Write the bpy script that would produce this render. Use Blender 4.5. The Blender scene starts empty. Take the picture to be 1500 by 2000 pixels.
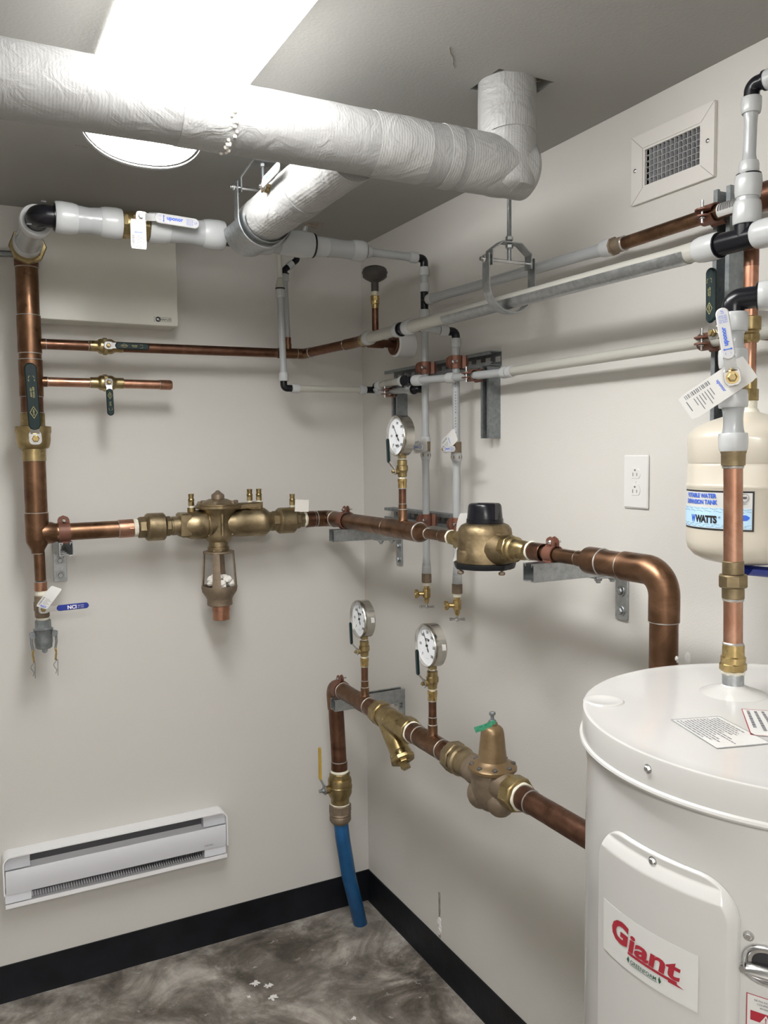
import bpy, bmesh, math, random
from mathutils import Vector, Matrix, noise
PI = math.pi
random.seed(7)
scene = bpy.context.scene
COL = scene.collection

# ------------------------------------------------------------------ camera, light, exposure
CEIL = 2.565
cam_d = bpy.data.cameras.new('camera')
cam = bpy.data.objects.new('camera', cam_d)
COL.objects.link(cam)
scene.camera = cam
cam_d.sensor_fit = 'HORIZONTAL'
cam_d.sensor_width = 36.0
cam_d.lens = 39.276
cam_d.clip_start = 0.02
yaw, pitch, roll = math.radians(27.3817), math.radians(-4.05455), math.radians(-0.64178)
fw = Vector((math.sin(yaw)*math.cos(pitch), math.cos(yaw)*math.cos(pitch), math.sin(pitch)))
rt = Vector((math.cos(yaw), -math.sin(yaw), 0))
up = rt.cross(fw)
rt2 = rt*math.cos(roll) + up*math.sin(roll)
up2 = -rt*math.sin(roll) + up*math.cos(roll)
cam.matrix_world = Matrix(((rt2.x, up2.x, -fw.x, -1.4231), (rt2.y, up2.y, -fw.y, -2.9161), (rt2.z, up2.z, -fw.z, 1.7820), (0, 0, 0, 1)))

world = bpy.data.worlds.new('world')
scene.world = world
world.use_nodes = True
world.node_tree.nodes['Background'].inputs[0].default_value = (0.9, 0.95, 1, 1)
world.node_tree.nodes['Background'].inputs[1].default_value = 0.02
scene.view_settings.view_transform = 'Standard'
scene.view_settings.look = 'None'
scene.view_settings.gamma = 1
scene.view_settings.use_curve_mapping = False
scene.view_settings.exposure = 0.0
LENS_SIDE = 0.015
LENS_EMIT = 43.5        # ceiling fixture over the pipes
FRONT_FILL = 60.0       # unseen fill light added behind the camera to brighten the back wall (watts)
ld = bpy.data.lights.new('front_fill', 'AREA')
ld.shape = 'RECTANGLE'; ld.size = 0.3; ld.size_y = 1.2; ld.energy = FRONT_FILL; ld.color = (1.0, 0.99, 0.97)
lo = bpy.data.objects.new('front_fill', ld)
lo.location = (-1.7, -3.9, CEIL-0.12)
COL.objects.link(lo)

# ------------------------------------------------------------------ materials
MATS = {}
def nt(name):
    m = bpy.data.materials.new(name); m.use_nodes = True
    t = m.node_tree; b = t.nodes['Principled BSDF']
    MATS[name] = m
    return m, t, b
def add(t, typ, **kw):
    n = t.nodes.new(typ)
    for k, v in kw.items(): setattr(n, k, v)
    return n
def ramp(t, src, stops):
    r = add(t, 'ShaderNodeValToRGB')
    while len(r.color_ramp.elements) < len(stops): r.color_ramp.elements.new(0.5)
    for e, (p, c) in zip(r.color_ramp.elements, stops):
        e.position = p; e.color = (*c, 1)
    t.links.new(src, r.inputs[0])
    return r
def objcoord(t):
    g = add(t, 'ShaderNodeNewGeometry')
    return g.outputs['Position']
def noise_n(t, scale, detail=3, rough=0.5, dist=0.0, vec=None):
    n = add(t, 'ShaderNodeTexNoise')
    n.inputs['Scale'].default_value = scale; n.inputs['Detail'].default_value = detail
    n.inputs['Roughness'].default_value = rough; n.inputs['Distortion'].default_value = dist
    t.links.new(vec or objcoord(t), n.inputs['Vector'])
    return n.outputs[0]
def bump(t, b, src, strength, dist=0.01):
    n = add(t, 'ShaderNodeBump'); n.inputs['Strength'].default_value = strength; n.inputs['Distance'].default_value = dist
    t.links.new(src, n.inputs['Height']); t.links.new(n.outputs[0], b.inputs['Normal'])
def simple(name, col, rough=0.5, metal=0.0, var=0.0, scale=20, bmp=0.0, bscale=60, spec=0.5, coat=0.0):
    m, t, b = nt(name)
    b.inputs['Roughness'].default_value = rough; b.inputs['Metallic'].default_value = metal
    b.inputs['Specular IOR Level'].default_value = spec
    b.inputs['Coat Weight'].default_value = coat
    c = Vector(col)
    if var:
        n = noise_n(t, scale, 4)
        r = ramp(t, n, [(0.3, c*(1-var)), (0.7, c*(1+var))])
        t.links.new(r.outputs[0], b.inputs['Base Color'])
    else:
        n = noise_n(t, 8, 2)
        r = ramp(t, n, [(0.0, c*0.99), (1.0, c)])
        t.links.new(r.outputs[0], b.inputs['Base Color'])
    if bmp: bump(t, b, noise_n(t, bscale, 3), bmp, 0.002)
    return m
def metal_mix(name, stops, scale, rough, metal=1.0, bmp=0.1):
    m, t, b = nt(name)
    n = noise_n(t, scale, 6, 0.65, 0.6)
    r = ramp(t, n, stops)
    t.links.new(r.outputs[0], b.inputs['Base Color'])
    b.inputs['Metallic'].default_value = metal
    r2 = ramp(t, noise_n(t, scale*2, 3), [(0.3, (rough*0.75,)*3), (0.7, (rough*1.35,)*3)])
    t.links.new(r2.outputs[0], b.inputs['Roughness'])
    if bmp: bump(t, b, noise_n(t, 90, 2), bmp, 0.001)
    return m
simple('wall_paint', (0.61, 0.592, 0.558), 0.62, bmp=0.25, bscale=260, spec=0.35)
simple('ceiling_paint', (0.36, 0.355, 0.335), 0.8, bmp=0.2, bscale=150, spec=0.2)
simple('baseboard_rubber', (0.006, 0.007, 0.010), 0.45, var=0.5, scale=9, bmp=0.4, bscale=30, spec=0.3)
metal_mix('copper_aged', [(0.25, (0.105, 0.056, 0.032)), (0.5, (0.185, 0.102, 0.060)), (0.75, (0.31, 0.178, 0.108))], 13, 0.36)
metal_mix('copper_bright', [(0.25, (0.30, 0.145, 0.09)), (0.5, (0.43, 0.225, 0.15)), (0.78, (0.60, 0.37, 0.27))], 14, 0.34)
metal_mix('copper_dark', [(0.25, (0.10, 0.05, 0.034)), (0.5, (0.175, 0.09, 0.06)), (0.75, (0.27, 0.145, 0.095))], 15, 0.38)
simple('copper_coat', (0.17, 0.070, 0.045), 0.5, 0.3, var=0.15, scale=30)
metal_mix('brass', [(0.3, (0.235, 0.175, 0.08)), (0.5, (0.36, 0.275, 0.135)), (0.75, (0.48, 0.385, 0.21))], 25, 0.34)
metal_mix('brass_bright', [(0.3, (0.40, 0.29, 0.12)), (0.6, (0.58, 0.43, 0.20))], 25, 0.25)
metal_mix('bronze_cast', [(0.3, (0.20, 0.155, 0.092)), (0.5, (0.30, 0.235, 0.142)), (0.8, (0.42, 0.335, 0.21))], 22, 0.42, bmp=0.5)
metal_mix('bronze_meter', [(0.3, (0.17, 0.125, 0.07)), (0.5, (0.25, 0.19, 0.11)), (0.8, (0.34, 0.265, 0.16))], 22, 0.5, bmp=0.6)
metal_mix('bronze_dull', [(0.3, (0.20, 0.155, 0.11)), (0.7, (0.30, 0.235, 0.17))], 25, 0.55, metal=0.7, bmp=0.5)
metal_mix('bronze_paint', [(0.3, (0.17, 0.11, 0.05)), (0.7, (0.26, 0.18, 0.10))], 12, 0.35, metal=0.5, bmp=0.3)
metal_mix('galvanized', [(0.3, (0.34, 0.36, 0.37)), (0.7, (0.52, 0.54, 0.55))], 60, 0.38, bmp=0.1)
metal_mix('galvanized_dull', [(0.3, (0.20, 0.22, 0.23)), (0.7, (0.32, 0.34, 0.35))], 45, 0.5, metal=0.85, bmp=0.1)
simple('steel_chrome', (0.62, 0.62, 0.62), 0.22, 1.0, var=0.06)
simple('gauge_steel', (0.55, 0.53, 0.49), 0.22, 1.0, var=0.06, scale=40)
simple('solder', (0.45, 0.435, 0.41), 0.4, 0.7, var=0.15, scale=90)
simple('teflon', (0.72, 0.69, 0.58), 0.6, var=0.08, scale=80, bmp=0.6, bscale=250)
simple('plastic_black', (0.006, 0.006, 0.009), 0.25, spec=0.35)
simple('plastic_black_matte', (0.008, 0.009, 0.011), 0.5, spec=0.3)
simple('rubber_grey', (0.075, 0.07, 0.065), 0.5)
simple('grip_green', (0.003, 0.016, 0.017), 0.4, var=0.1, spec=0.3)
simple('grip_white', (0.50, 0.50, 0.505), 0.4)
simple('grip_blue', (0.012, 0.03, 0.26), 0.4)
simple('grip_yellow', (0.50, 0.32, 0.03), 0.4, var=0.1)
simple('ink_yellow', (0.50, 0.45, 0.18), 0.6)
simple('ink_blue', (0.03, 0.12, 0.62), 0.5)
simple('ink_black', (0.012, 0.012, 0.014), 0.55)
simple('ink_grey', (0.16, 0.16, 0.17), 0.6)
simple('ink_red', (0.33, 0.015, 0.03), 0.5)
simple('ink_white', (0.85, 0.85, 0.86), 0.5)
simple('ink_green', (0.02, 0.09, 0.05), 0.5)
simple('label_blue_light', (0.45, 0.66, 0.84), 0.45)
simple('tag_card', (0.60, 0.595, 0.575), 0.55)
simple('tag_green', (0.05, 0.30, 0.17), 0.5, var=0.35, scale=220)
simple('dial_white', (0.84, 0.86, 0.89), 0.5)
simple('hose_blue', (0.008, 0.085, 0.23), 0.42, var=0.25, scale=14)
simple('enamel_white', (0.52, 0.515, 0.498), 0.22, var=0.012, scale=5, spec=0.5, coat=0.3)
simple('sticker_white', (0.60, 0.60, 0.585), 0.3)
simple('tank_cream', (0.56, 0.515, 0.43), 0.3, coat=0.2)
simple('beige_metal', (0.58, 0.565, 0.50), 0.34, var=0.01)
simple('heater_white', (0.84, 0.84, 0.85), 0.38)
simple('heater_silver', (0.74, 0.75, 0.79), 0.42)
simple('dark_void', (0.02, 0.02, 0.022), 0.7)
simple('fin_grey', (0.14, 0.14, 0.15), 0.5, 0.3)
simple('outlet_white', (0.68, 0.675, 0.66), 0.3)
simple('vent_white', (0.70, 0.675, 0.64), 0.45)
simple('vent_grid', (0.55, 0.56, 0.58), 0.45)
simple('plaster_patch', (0.75, 0.74, 0.72), 0.8, var=0.08, scale=60)
simple('scuff', (0.30, 0.28, 0.25), 0.8, var=0.3, scale=50)
simple('drywall_torn', (0.36, 0.31, 0.25), 0.9, var=0.3, scale=70)
simple('paper_white', (0.78, 0.75, 0.70), 0.8)
def foil(name, col, scale, strength, rough):
    m, t, b = nt(name)
    b.inputs['Roughness'].default_value = rough
    b.inputs['Base Color'].default_value = (*col, 1)
    n1 = noise_n(t, scale, 4, 0.6, 1.5)
    w = add(t, 'ShaderNodeTexWave'); w.inputs['Scale'].default_value = 55; w.inputs['Distortion'].default_value = 1.5
    w.bands_direction = 'X'
    t.links.new(objcoord(t), w.inputs['Vector'])
    mx = add(t, 'ShaderNodeMath', operation='MULTIPLY_ADD')
    mx.inputs[1].default_value = 0.035
    t.links.new(w.outputs['Fac'], mx.inputs[0]); t.links.new(n1, mx.inputs[2])
    bump(t, b, mx.outputs[0], strength, 0.008)
    return m
foil('insulation_wrap', (0.28, 0.278, 0.273), 20, 0.45, 0.45)
foil('insulation_tape', (0.33, 0.328, 0.32), 12, 0.8, 0.36)
def pex(name, col, tr, rough):
    m = bpy.data.materials.new(name); m.use_nodes = True; MATS[name] = m
    t = m.node_tree; t.nodes.remove(t.nodes['Principled BSDF'])
    out = t.nodes['Material Output']
    d = add(t, 'ShaderNodeBsdfDiffuse'); d.inputs[0].default_value = (*col, 1)
    l = add(t, 'ShaderNodeBsdfTranslucent'); l.inputs[0].default_value = (*col, 1)
    g = add(t, 'ShaderNodeBsdfGlossy'); g.inputs['Roughness'].default_value = rough; g.inputs[0].default_value = (1, 1, 1, 1)
    f = add(t, 'ShaderNodeFresnel'); f.inputs[0].default_value = 1.45
    n = noise_n(t, 7, 2)
    r = ramp(t, n, [(0.2, Vector(col)*0.93), (0.8, Vector(col))])
    t.links.new(r.outputs[0], d.inputs[0])
    m1 = add(t, 'ShaderNodeMixShader'); m1.inputs[0].default_value = tr
    t.links.new(d.outputs[0], m1.inputs[1]); t.links.new(l.outputs[0], m1.inputs[2])
    m2 = add(t, 'ShaderNodeMixShader')
    t.links.new(f.outputs[0], m2.inputs[0]); t.links.new(m1.outputs[0], m2.inputs[1]); t.links.new(g.outputs[0], m2.inputs[2])
    t.links.new(m2.outputs[0], out.inputs[0])
pex('pex_pipe', (0.58, 0.60, 0.61), 0.35, 0.2)
pex('pex_pipe_warm', (0.64, 0.63, 0.57), 0.35, 0.22)
pex('pex_ring', (0.70, 0.715, 0.72), 0.35, 0.25)
def glow(name, col, e):
    m, t, b = nt(name)
    b.inputs['Base Color'].default_value = (0.9, 0.9, 0.9, 1)
    b.inputs['Emission Color'].default_value = (*col, 1); b.inputs['Emission Strength'].default_value = e
glow('lamp_lens', (1.0, 0.995, 0.98), LENS_EMIT)
def lens_distribution():
    # a prismatic wrap lens throws most of its light straight down and little out of its sides
    t = MATS['lamp_lens'].node_tree; b = t.nodes['Principled BSDF']
    g = add(t, 'ShaderNodeNewGeometry'); sp = add(t, 'ShaderNodeSeparateXYZ')
    t.links.new(g.outputs['True Normal'], sp.inputs[0])
    a = add(t, 'ShaderNodeMath', operation='MULTIPLY'); t.links.new(sp.outputs['Z'], a.inputs[0]); t.links.new(sp.outputs['Z'], a.inputs[1])
    m = add(t, 'ShaderNodeMath', operation='MULTIPLY_ADD'); t.links.new(a.outputs[0], m.inputs[0])
    m.inputs[1].default_value = LENS_EMIT*(1-LENS_SIDE); m.inputs[2].default_value = LENS_EMIT*LENS_SIDE
    t.links.new(m.outputs[0], b.inputs['Emission Strength'])
lens_distribution()
simple('lens_end', (0.45, 0.45, 0.46), 0.3)
glow('led_green', (0.1, 1.0, 0.2), 0.6)
def concrete():
    m, t, b = nt('concrete_floor')
    a = noise_n(t, 3.2, 9, 0.66, 1.0)
    c = noise_n(t, 11, 9, 0.74, 0.7)
    r1 = ramp(t, a, [(0.37, (0.085, 0.072, 0.058)), (0.47, (0.19, 0.168, 0.145)), (0.54, (0.31, 0.28, 0.25)), (0.65, (0.48, 0.45, 0.41))])
    r2 = ramp(t, c, [(0.34, (0.70, 0.70, 0.70)), (0.52, (1, 1, 1)), (0.70, (1.35, 1.35, 1.33))])
    mx = add(t, 'ShaderNodeMix', data_type='RGBA', blend_type='MULTIPLY'); mx.inputs[0].default_value = 1
    t.links.new(r1.outputs[0], mx.inputs[6]); t.links.new(r2.outputs[0], mx.inputs[7])
    sp = noise_n(t, 26, 6, 0.75, 0.4)
    r3 = ramp(t, sp, [(0.62, (0, 0, 0)), (0.70, (1, 1, 1))])
    m2 = add(t, 'ShaderNodeMix', data_type='RGBA'); t.links.new(r3.outputs[0], m2.inputs[0])
    t.links.new(mx.outputs[2], m2.inputs[6]); m2.inputs[7].default_value = (0.46, 0.45, 0.42, 1)
    t.links.new(m2.outputs[2], b.inputs['Base Color'])
    r4 = ramp(t, a, [(0.3, (0.35, 0.35, 0.35)), (0.6, (0.62, 0.62, 0.62))])
    t.links.new(r4.outputs[0], b.inputs['Roughness'])
    bump(t, b, c, 0.3, 0.006)
concrete()

# ------------------------------------------------------------------ geometry helpers
def frame(d, ref=None):
    d = Vector(d).normalized()
    a = Vector(ref) if ref else (Vector((0, 0, 1)) if abs(d.z) < 0.9 else Vector((1, 0, 0)))
    u = a.cross(d)
    if u.length < 1e-6: u = Vector((0, 1, 0)).cross(d)
    u.normalize(); v = d.cross(u)
    return u, v, d
class S:
    """collects shapes, then links them as one mesh object"""
    def __init__(s): s.v = []; s.f = []; s.sm = []
    def lathe(s, p, d, prof, seg=32, ref=None, fn=None, open_=False, rot=0.0):
        p = Vector(p); u, v, d = frame(d, ref); b = len(s.v); n = len(prof)
        for (t, r) in prof:
            for k in range(seg):
                a = rot + 2*PI*k/seg
                rr = r if fn is None else fn(t, a, r)
                s.v.append(p + d*t + (u*math.cos(a) + v*math.sin(a))*max(rr, 1e-5))
        for i in range(n-1):
            sharp = False
            for k in range(seg):
                k2 = (k+1) % seg
                s.f.append((b+i*seg+k, b+i*seg+k2, b+(i+1)*seg+k2, b+(i+1)*seg+k))
        if not open_:
            s.f.append(tuple(b+k for k in reversed(range(seg))))
            s.f.append(tuple(b+(n-1)*seg+k for k in range(seg)))
        return s
    def cyl(s, p, q, r, seg=32, bev=0.0, r2=None, rot=0.0):
        p, q = Vector(p), Vector(q); L = (q-p).length; r2 = r if r2 is None else r2
        pr = [(0, r), (L, r2)]
        if bev: pr = [(0, r-bev), (bev, r), (L-bev, r2), (L, r2-bev)]
        return s.lathe(p, q-p, pr, seg, rot=rot)
    def hex(s, p, q, r, bev=0.002, n=6, rot=0.0):
        p, q = Vector(p), Vector(q); L = (q-p).length
        return s.lathe(p, q-p, [(0, r-bev), (bev, r), (L-bev, r), (L, r-bev)], n, rot=rot)
    def tube(s, pts, r, bend=0.0, seg=24, steps=8, rad=None, caps=True):
        pts = [Vector(p) for p in pts]; path = [pts[0]]
        for i in range(1, len(pts)-1):
            a, b, c = pts[i-1], pts[i], pts[i+1]
            d1 = (a-b).normalized(); d2 = (c-b).normalized()
            if bend > 0 and d1.angle(d2) < PI-0.02:
                half = d1.angle(d2)/2; L = min(bend/math.tan(half), (a-b).length*0.49, (c-b).length*0.49); R = L*math.tan(half)
                bis = (d1+d2).normalized(); cen = b + bis*(R/math.sin(half))
                s1 = b+d1*L-cen; s2 = b+d2*L-cen; ang = s1.angle(s2); ax = s1.cross(s2).normalized()
                for k in range(steps+1): path.append(cen + Matrix.Rotation(ang*k/steps, 3, ax) @ s1)
            else: path.append(b)
        path.append(pts[-1])
        b0 = len(s.v); T = []
        for i in range(len(path)):
            t = (path[min(i+1, len(path)-1)] - path[max(i-1, 0)])
            T.append(t.normalized() if t.length > 1e-9 else (T[-1] if T else Vector((0, 0, 1))))
        u, v, _ = frame(T[0])
        for i, P in enumerate(path):
            if i: 
                q = T[i-1].rotation_difference(T[i]); u = q @ u; v = q @ v
            rr = rad(i/(len(path)-1)) if rad else r
            for k in range(seg):
                a = 2*PI*k/seg; s.v.append(P + (u*math.cos(a)+v*math.sin(a))*rr)
        n = len(path)
        for i in range(n-1):
            for k in range(seg):
                k2 = (k+1) % seg
                s.f.append((b0+i*seg+k, b0+i*seg+k2, b0+(i+1)*seg+k2, b0+(i+1)*seg+k))
        if caps:
            s.f.append(tuple(b0+k for k in reversed(range(seg)))); s.f.append(tuple(b0+(n-1)*seg+k for k in range(seg)))
        return s
    def box(s, c, dim, R=None, bev=0.0):
        c = Vector(c); hx, hy, hz = dim[0]/2, dim[1]/2, dim[2]/2
        pts = [(-hx, -hy), (hx, -hy), (hx, hy), (-hx, hy)]
        R = R or Matrix.Identity(3)
        return s.prism(pts, c - R @ Vector((0, 0, hz)), R @ Vector((1, 0, 0)), R @ Vector((0, 1, 0)), hz*2, bev)
    def prism(s, pts, o, u, v, depth, bev=0.0):
        """polygon (u, v) extruded along u x v"""
        o, u, v = Vector(o), Vector(u).normalized(), Vector(v).normalized(); w = u.cross(v)
        n = len(pts)
        def inset(k):
            if k == 0: return pts
            out = []
            for i in range(n):
                a, b, c = Vector(pts[i-1]), Vector(pts[i]), Vector(pts[(i+1) % n])
                e1 = (b-a).normalized(); e2 = (c-b).normalized()
                n1 = Vector((-e1.y, e1.x)); n2 = Vector((-e2.y, e2.x)); m = (n1+n2)
                if m.length < 1e-6: m = n1
                m.normalize(); out.append(tuple(b + m*k/max(m.dot(n1), 0.4)))
            return out
        lay = [(0, bev), (bev, 0), (depth-bev, 0), (depth, bev)] if bev else [(0, 0), (depth, 0)]
        b0 = len(s.v)
        for (t, k) in lay:
            for (x, y) in inset(k): s.v.append(o + u*x + v*y + w*t)
        for i in range(len(lay)-1):
            for k in range(n):
                k2 = (k+1) % n
                s.f.append((b0+i*n+k, b0+i*n+k2, b0+(i+1)*n+k2, b0+(i+1)*n+k))
        s.f.append(tuple(b0+k for k in reversed(range(n)))); s.f.append(tuple(b0+(len(lay)-1)*n+k for k in range(n)))
        return s
    def ball(s, c, r, seg=20, sc=(1, 1, 1)):
        b = len(s.v); n = seg//2
        for i in range(n+1):
            th = PI*i/n
            for k in range(seg):
                a = 2*PI*k/seg
                s.v.append(Vector(c)+Vector((r*sc[0]*math.sin(th)*math.cos(a), r*sc[1]*math.sin(th)*math.sin(a), r*sc[2]*math.cos(th))))
        for i in range(n):
            for k in range(seg):
                k2 = (k+1) % seg
                s.f.append((b+i*seg+k, b+(i+1)*seg+k, b+(i+1)*seg+k2, b+i*seg+k2))
        return s
    def grid(s, nu, nv, fn):
        b = len(s.v)
        for j in range(nv+1):
            for i in range(nu+1): s.v.append(Vector(fn(i/nu, j/nv)))
        for j in range(nv):
            for i in range(nu):
                a = b+j*(nu+1)+i; s.f.append((a, a+1, a+nu+2, a+nu+1))
        return s
    def sheet(s, nu, nv, fn, th):
        """a sheet with real thickness; fn(u, v, w) with w = 0 back, th front"""
        b = len(s.v); m = (nu+1)*(nv+1)
        for w in (0, th):
            for j in range(nv+1):
                for i in range(nu+1): s.v.append(Vector(fn(i/nu, j/nv, w)))
        for j in range(nv):
            for i in range(nu):
                a = b+j*(nu+1)+i
                s.f.append((a+nu+1, a+nu+2, a+1, a)); s.f.append((a+m, a+m+1, a+m+nu+2, a+m+nu+1))
        rim = [b+i for i in range(nu+1)] + [b+j*(nu+1)+nu for j in range(1, nv+1)] + [b+nv*(nu+1)+i for i in range(nu-1, -1, -1)] + [b+j*(nu+1) for j in range(nv-1, 0, -1)]
        for k in range(len(rim)):
            a, c = rim[k], rim[(k+1) % len(rim)]; s.f.append((a, c, c+m, a+m))
        return s
    def text(s, body, fn, size=1.0, width=None, height=None, bold=0.0, shear=0.0, th=0.0004, align='CENTER', spacing=1.0):
        cu = bpy.data.curves.new('t', 'FONT'); cu.body = body; cu.size = 1; cu.align_x = align; cu.align_y = 'CENTER'
        cu.offset = bold; cu.shear = shear; cu.space_character = spacing; cu.resolution_u = 3
        ob = bpy.data.objects.new('t', cu)
        COL.objects.link(ob)
        dg = bpy.context.evaluated_depsgraph_get(); dg.update()
        me = bpy.data.meshes.new_from_object(ob.evaluated_get(dg))
        bpy.data.objects.remove(ob)
        if not me.vertices: return s
        xs = [v.co.x for v in me.vertices]; ys = [v.co.y for v in me.vertices]
        cx = (max(xs)+min(xs))/2; cy = (max(ys)+min(ys))/2; W = max(xs)-min(xs); H = max(ys)-min(ys)
        k = size; ky = size
        if width: k = width/W; ky = k
        if height: ky = height/H
        if height and not width: k = ky
        if align == 'LEFT': cx = min(xs)
        b = len(s.v); n = len(me.vertices)
        bm = bmesh.new(); bm.from_mesh(me)
        lim = max(W, 0.1)/14
        for v in me.vertices: s.v.append(Vector(fn((v.co.x-cx)*k, (v.co.y-cy)*ky, th)))
        for p in me.polygons: s.f.append(tuple(b+i for i in p.vertices))
        bm.free(); bpy.data.meshes.remove(me)
        return s
    def build(s, name, mat, parent=None, smooth=35, loc=None, world_=True, kind=None):
        me = bpy.data.meshes.new(name)
        M = Matrix.Identity(4)
        r = parent
        while r is not None and r.parent is not None: r = r.parent
        if world_:
            if r is not None: M = r.matrix_basis.inverted()
            elif loc is not None: M = Matrix.Translation(-Vector(loc))
        me.from_pydata([M @ v for v in s.v], [], s.f)
        me.materials.append(MATS[mat])
        me.validate(); me.update()
        bm = bmesh.new(); bm.from_mesh(me)
        bmesh.ops.remove_doubles(bm, verts=bm.verts, dist=1e-6)
        bmesh.ops.recalc_face_normals(bm, faces=bm.faces)
        for f in bm.faces: f.smooth = True
        for e in bm.edges:
            if len(e.link_faces) != 2 or e.calc_face_angle(0) > math.radians(smooth): e.smooth = False
        bm.to_mesh(me); bm.free()
        o = bpy.data.objects.new(name, me)
        COL.objects.link(o)
        if parent is not None: o.parent = parent
        elif loc is not None: o.location = loc
        if kind: o['kind'] = kind
        return o
def thing(name, label, cat, loc=(0, 0, 0), group=None, R=None):
    o = bpy.data.objects.new(name, None); COL.objects.link(o)
    o.empty_display_size = 0.02
    M = Matrix.Translation(Vector(loc))
    if R is not None: M = M @ R.to_4x4()
    o.matrix_basis = M
    o['label'] = label; o['category'] = cat
    if group: o['group'] = group
    return o
def lab(o, text): o['label'] = text; return o
def tag(o, label, cat, group=None):
    o['label'] = label; o['category'] = cat
    if group: o['group'] = group
    return o
def basis(x, y, z):
    return Matrix((Vector(x), Vector(y), Vector(z))).transposed()
X_, Y_, Z_ = Vector((1, 0, 0)), Vector((0, 1, 0)), Vector((0, 0, 1))
def flat(o, U, V, N):
    o, U, V, N = Vector(o), Vector(U), Vector(V), Vector(N)
    return lambda a, b, w: o + U*a + V*b + N*w
def rrect(w, h, r, n=5, cx=0, cy=0):
    out = []
    for (sx, sy, a0) in ((1, -1, -PI/2), (1, 1, 0), (-1, 1, PI/2), (-1, -1, PI)):
        for k in range(n+1):
            a = a0 + PI/2*k/n
            out.append((cx + sx*(w/2-r) + r*math.cos(a), cy + sy*(h/2-r) + r*math.sin(a)))
    return out

# ------------------------------------------------------------------ the room
def struct(name, s, mat, **kw):
    return s.build(name, mat, kind='structure', **kw)
XL, YF = -2.75, -4.5
# ceiling with its two cut holes: the big one round the insulated elbow, a ragged one by the back wall
hx0, hx1, hy0, hy1 = -0.386, -0.243, -1.450, -1.340
s = S()
T = 0.1
for (a, b, c, d) in ((XL, 0.12, YF, hy0), (XL, 0.12, hy1, 0.12), (XL, hx0, hy0, hy1), (hx1, 0.12, hy0, hy1)):
    s.box(((a+b)/2, (c+d)/2, CEIL+T/2), (b-a, d-c, T))
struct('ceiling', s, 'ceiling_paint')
struct('floor', S().box(((XL)/2+0.06, YF/2+0.06, -0.05), (abs(XL)+0.12, abs(YF)+0.12, 0.1)), 'concrete_floor')
struct('wall_back', S().box((XL/2+0.05, 0.05, CEIL/2), (abs(XL)+0.1, 0.1, CEIL)), 'wall_paint')
# right wall keeps an opening behind the ventilation grille
vy0, vy1, vz0, vz1 = -1.640, -1.462, 2.365, 2.462
s = S()
for (a, b, c, d) in ((YF, vy0, 0, CEIL), (vy1, 0, 0, CEIL), (vy0, vy1, 0, vz0), (vy0, vy1, vz1, CEIL)):
    s.box((0.05, (a+b)/2, (c+d)/2), (0.1, b-a, d-c))
struct('wall_right', s, 'wall_paint')
struct('wall_left', S().box((XL-0.05, YF/2, CEIL/2), (0.1, abs(YF), CEIL)), 'wall_paint')
struct('wall_front', S().box((XL/2, YF-0.05, CEIL/2), (abs(XL), 0.1, CEIL)), 'wall_paint')
def baseb(name, L, fn):
    n = 90
    def g(u, v, w):
        z = 0.121*v
        wob = 0.0018*noise.noise(Vector((u*L*4, v*2, 3.1)))
        return fn(u*L, z + (0.003*noise.noise(Vector((u*L*6, 0, 1))) if v == 0 else 0), w + wob + (0.006*(1-v)**6 if w else 0))
    struct(name, S().sheet(n, 6, g, 0.005), 'baseboard_rubber')
baseb('baseboard_back', 2.75, lambda t, z, w: (-t, -w, z))
baseb('baseboard_right', 4.5, lambda t, z, w: (-w, -t, z))

# plaster damage and marks
s = S()
for i in range(5):
    s.ball((-0.001, -0.550+0.004*math.sin(i*2), 0.19-0.012*i), 0.009+0.003*(i % 2), 10, (0.4, 1, 1))
tag(s.build('plaster_patch', 'plaster_patch', loc=(-0.001, -0.55, 0.17)), 'small white plaster lump in a scraped groove just above the right black baseboard', 'plaster patch')
s = S()
s.sheet(3, 20, lambda u, v, w: (-0.0006-w, -0.5485-0.016*(u-0.5)*(0.7+0.5*noise.noise(Vector((v*9, 0, 0)))), 0.125+v*0.16), 0.0006)
tag(s.build('wall_scrape', 'scuff', loc=(-0.001, -0.55, 0.13)), 'grey vertical scrape on the right wall above the black baseboard', 'scrape')
for (a, b, r, l) in ((-1.612, 1.325, 0.011, 'upper pale filler blob on the right wall above the water heater'), (-1.583, 1.285, 0.010, 'lower pale filler blob on the right wall above the water heater')):
    s = S().ball((-0.0005, a, b), r, 10, (0.12, 0.8, 1.2))
    tag(s.build('wall_filler', 'plaster_patch', loc=(-0.001, a, b)), l, 'wall filler', 'filler blobs on the right wall')
for k, (x, y, r) in enumerate(((-0.58, -0.30, 0.018), (-0.545, -0.335, 0.02), (-0.555, -0.40, 0.017), (-0.62, -0.36, 0.009), (-0.36, -0.62, 0.010), (-0.66, -0.52, 0.008))):
    s = S().lathe((x, y, 0.0001), (0, 0, 1), [(0, r*1.1), (0.0008, r*0.9)], 30, fn=lambda t, a, q, k=k: q*(0.62+0.9*noise.noise(Vector((math.cos(a)*2.6, math.sin(a)*2.6, k*3.3)))))
    tag(s.build('paint_spot', 'plaster_patch', loc=(x, y, 0)), ['pale paint splotch on the floor, topmost right of the close group below the heater', 'pale paint splotch on the floor, middle one of the close group below the heater', 'pale paint splotch on the floor, lowest of the close group below the heater', 'small pale paint splotch on the floor, leftmost of all', 'small pale paint splotch on the floor nearest the right black baseboard', 'tiny pale paint splotch on the floor by the bottom edge of the photo'][k], 'paint spot', 'paint splotches on the floor')
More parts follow.
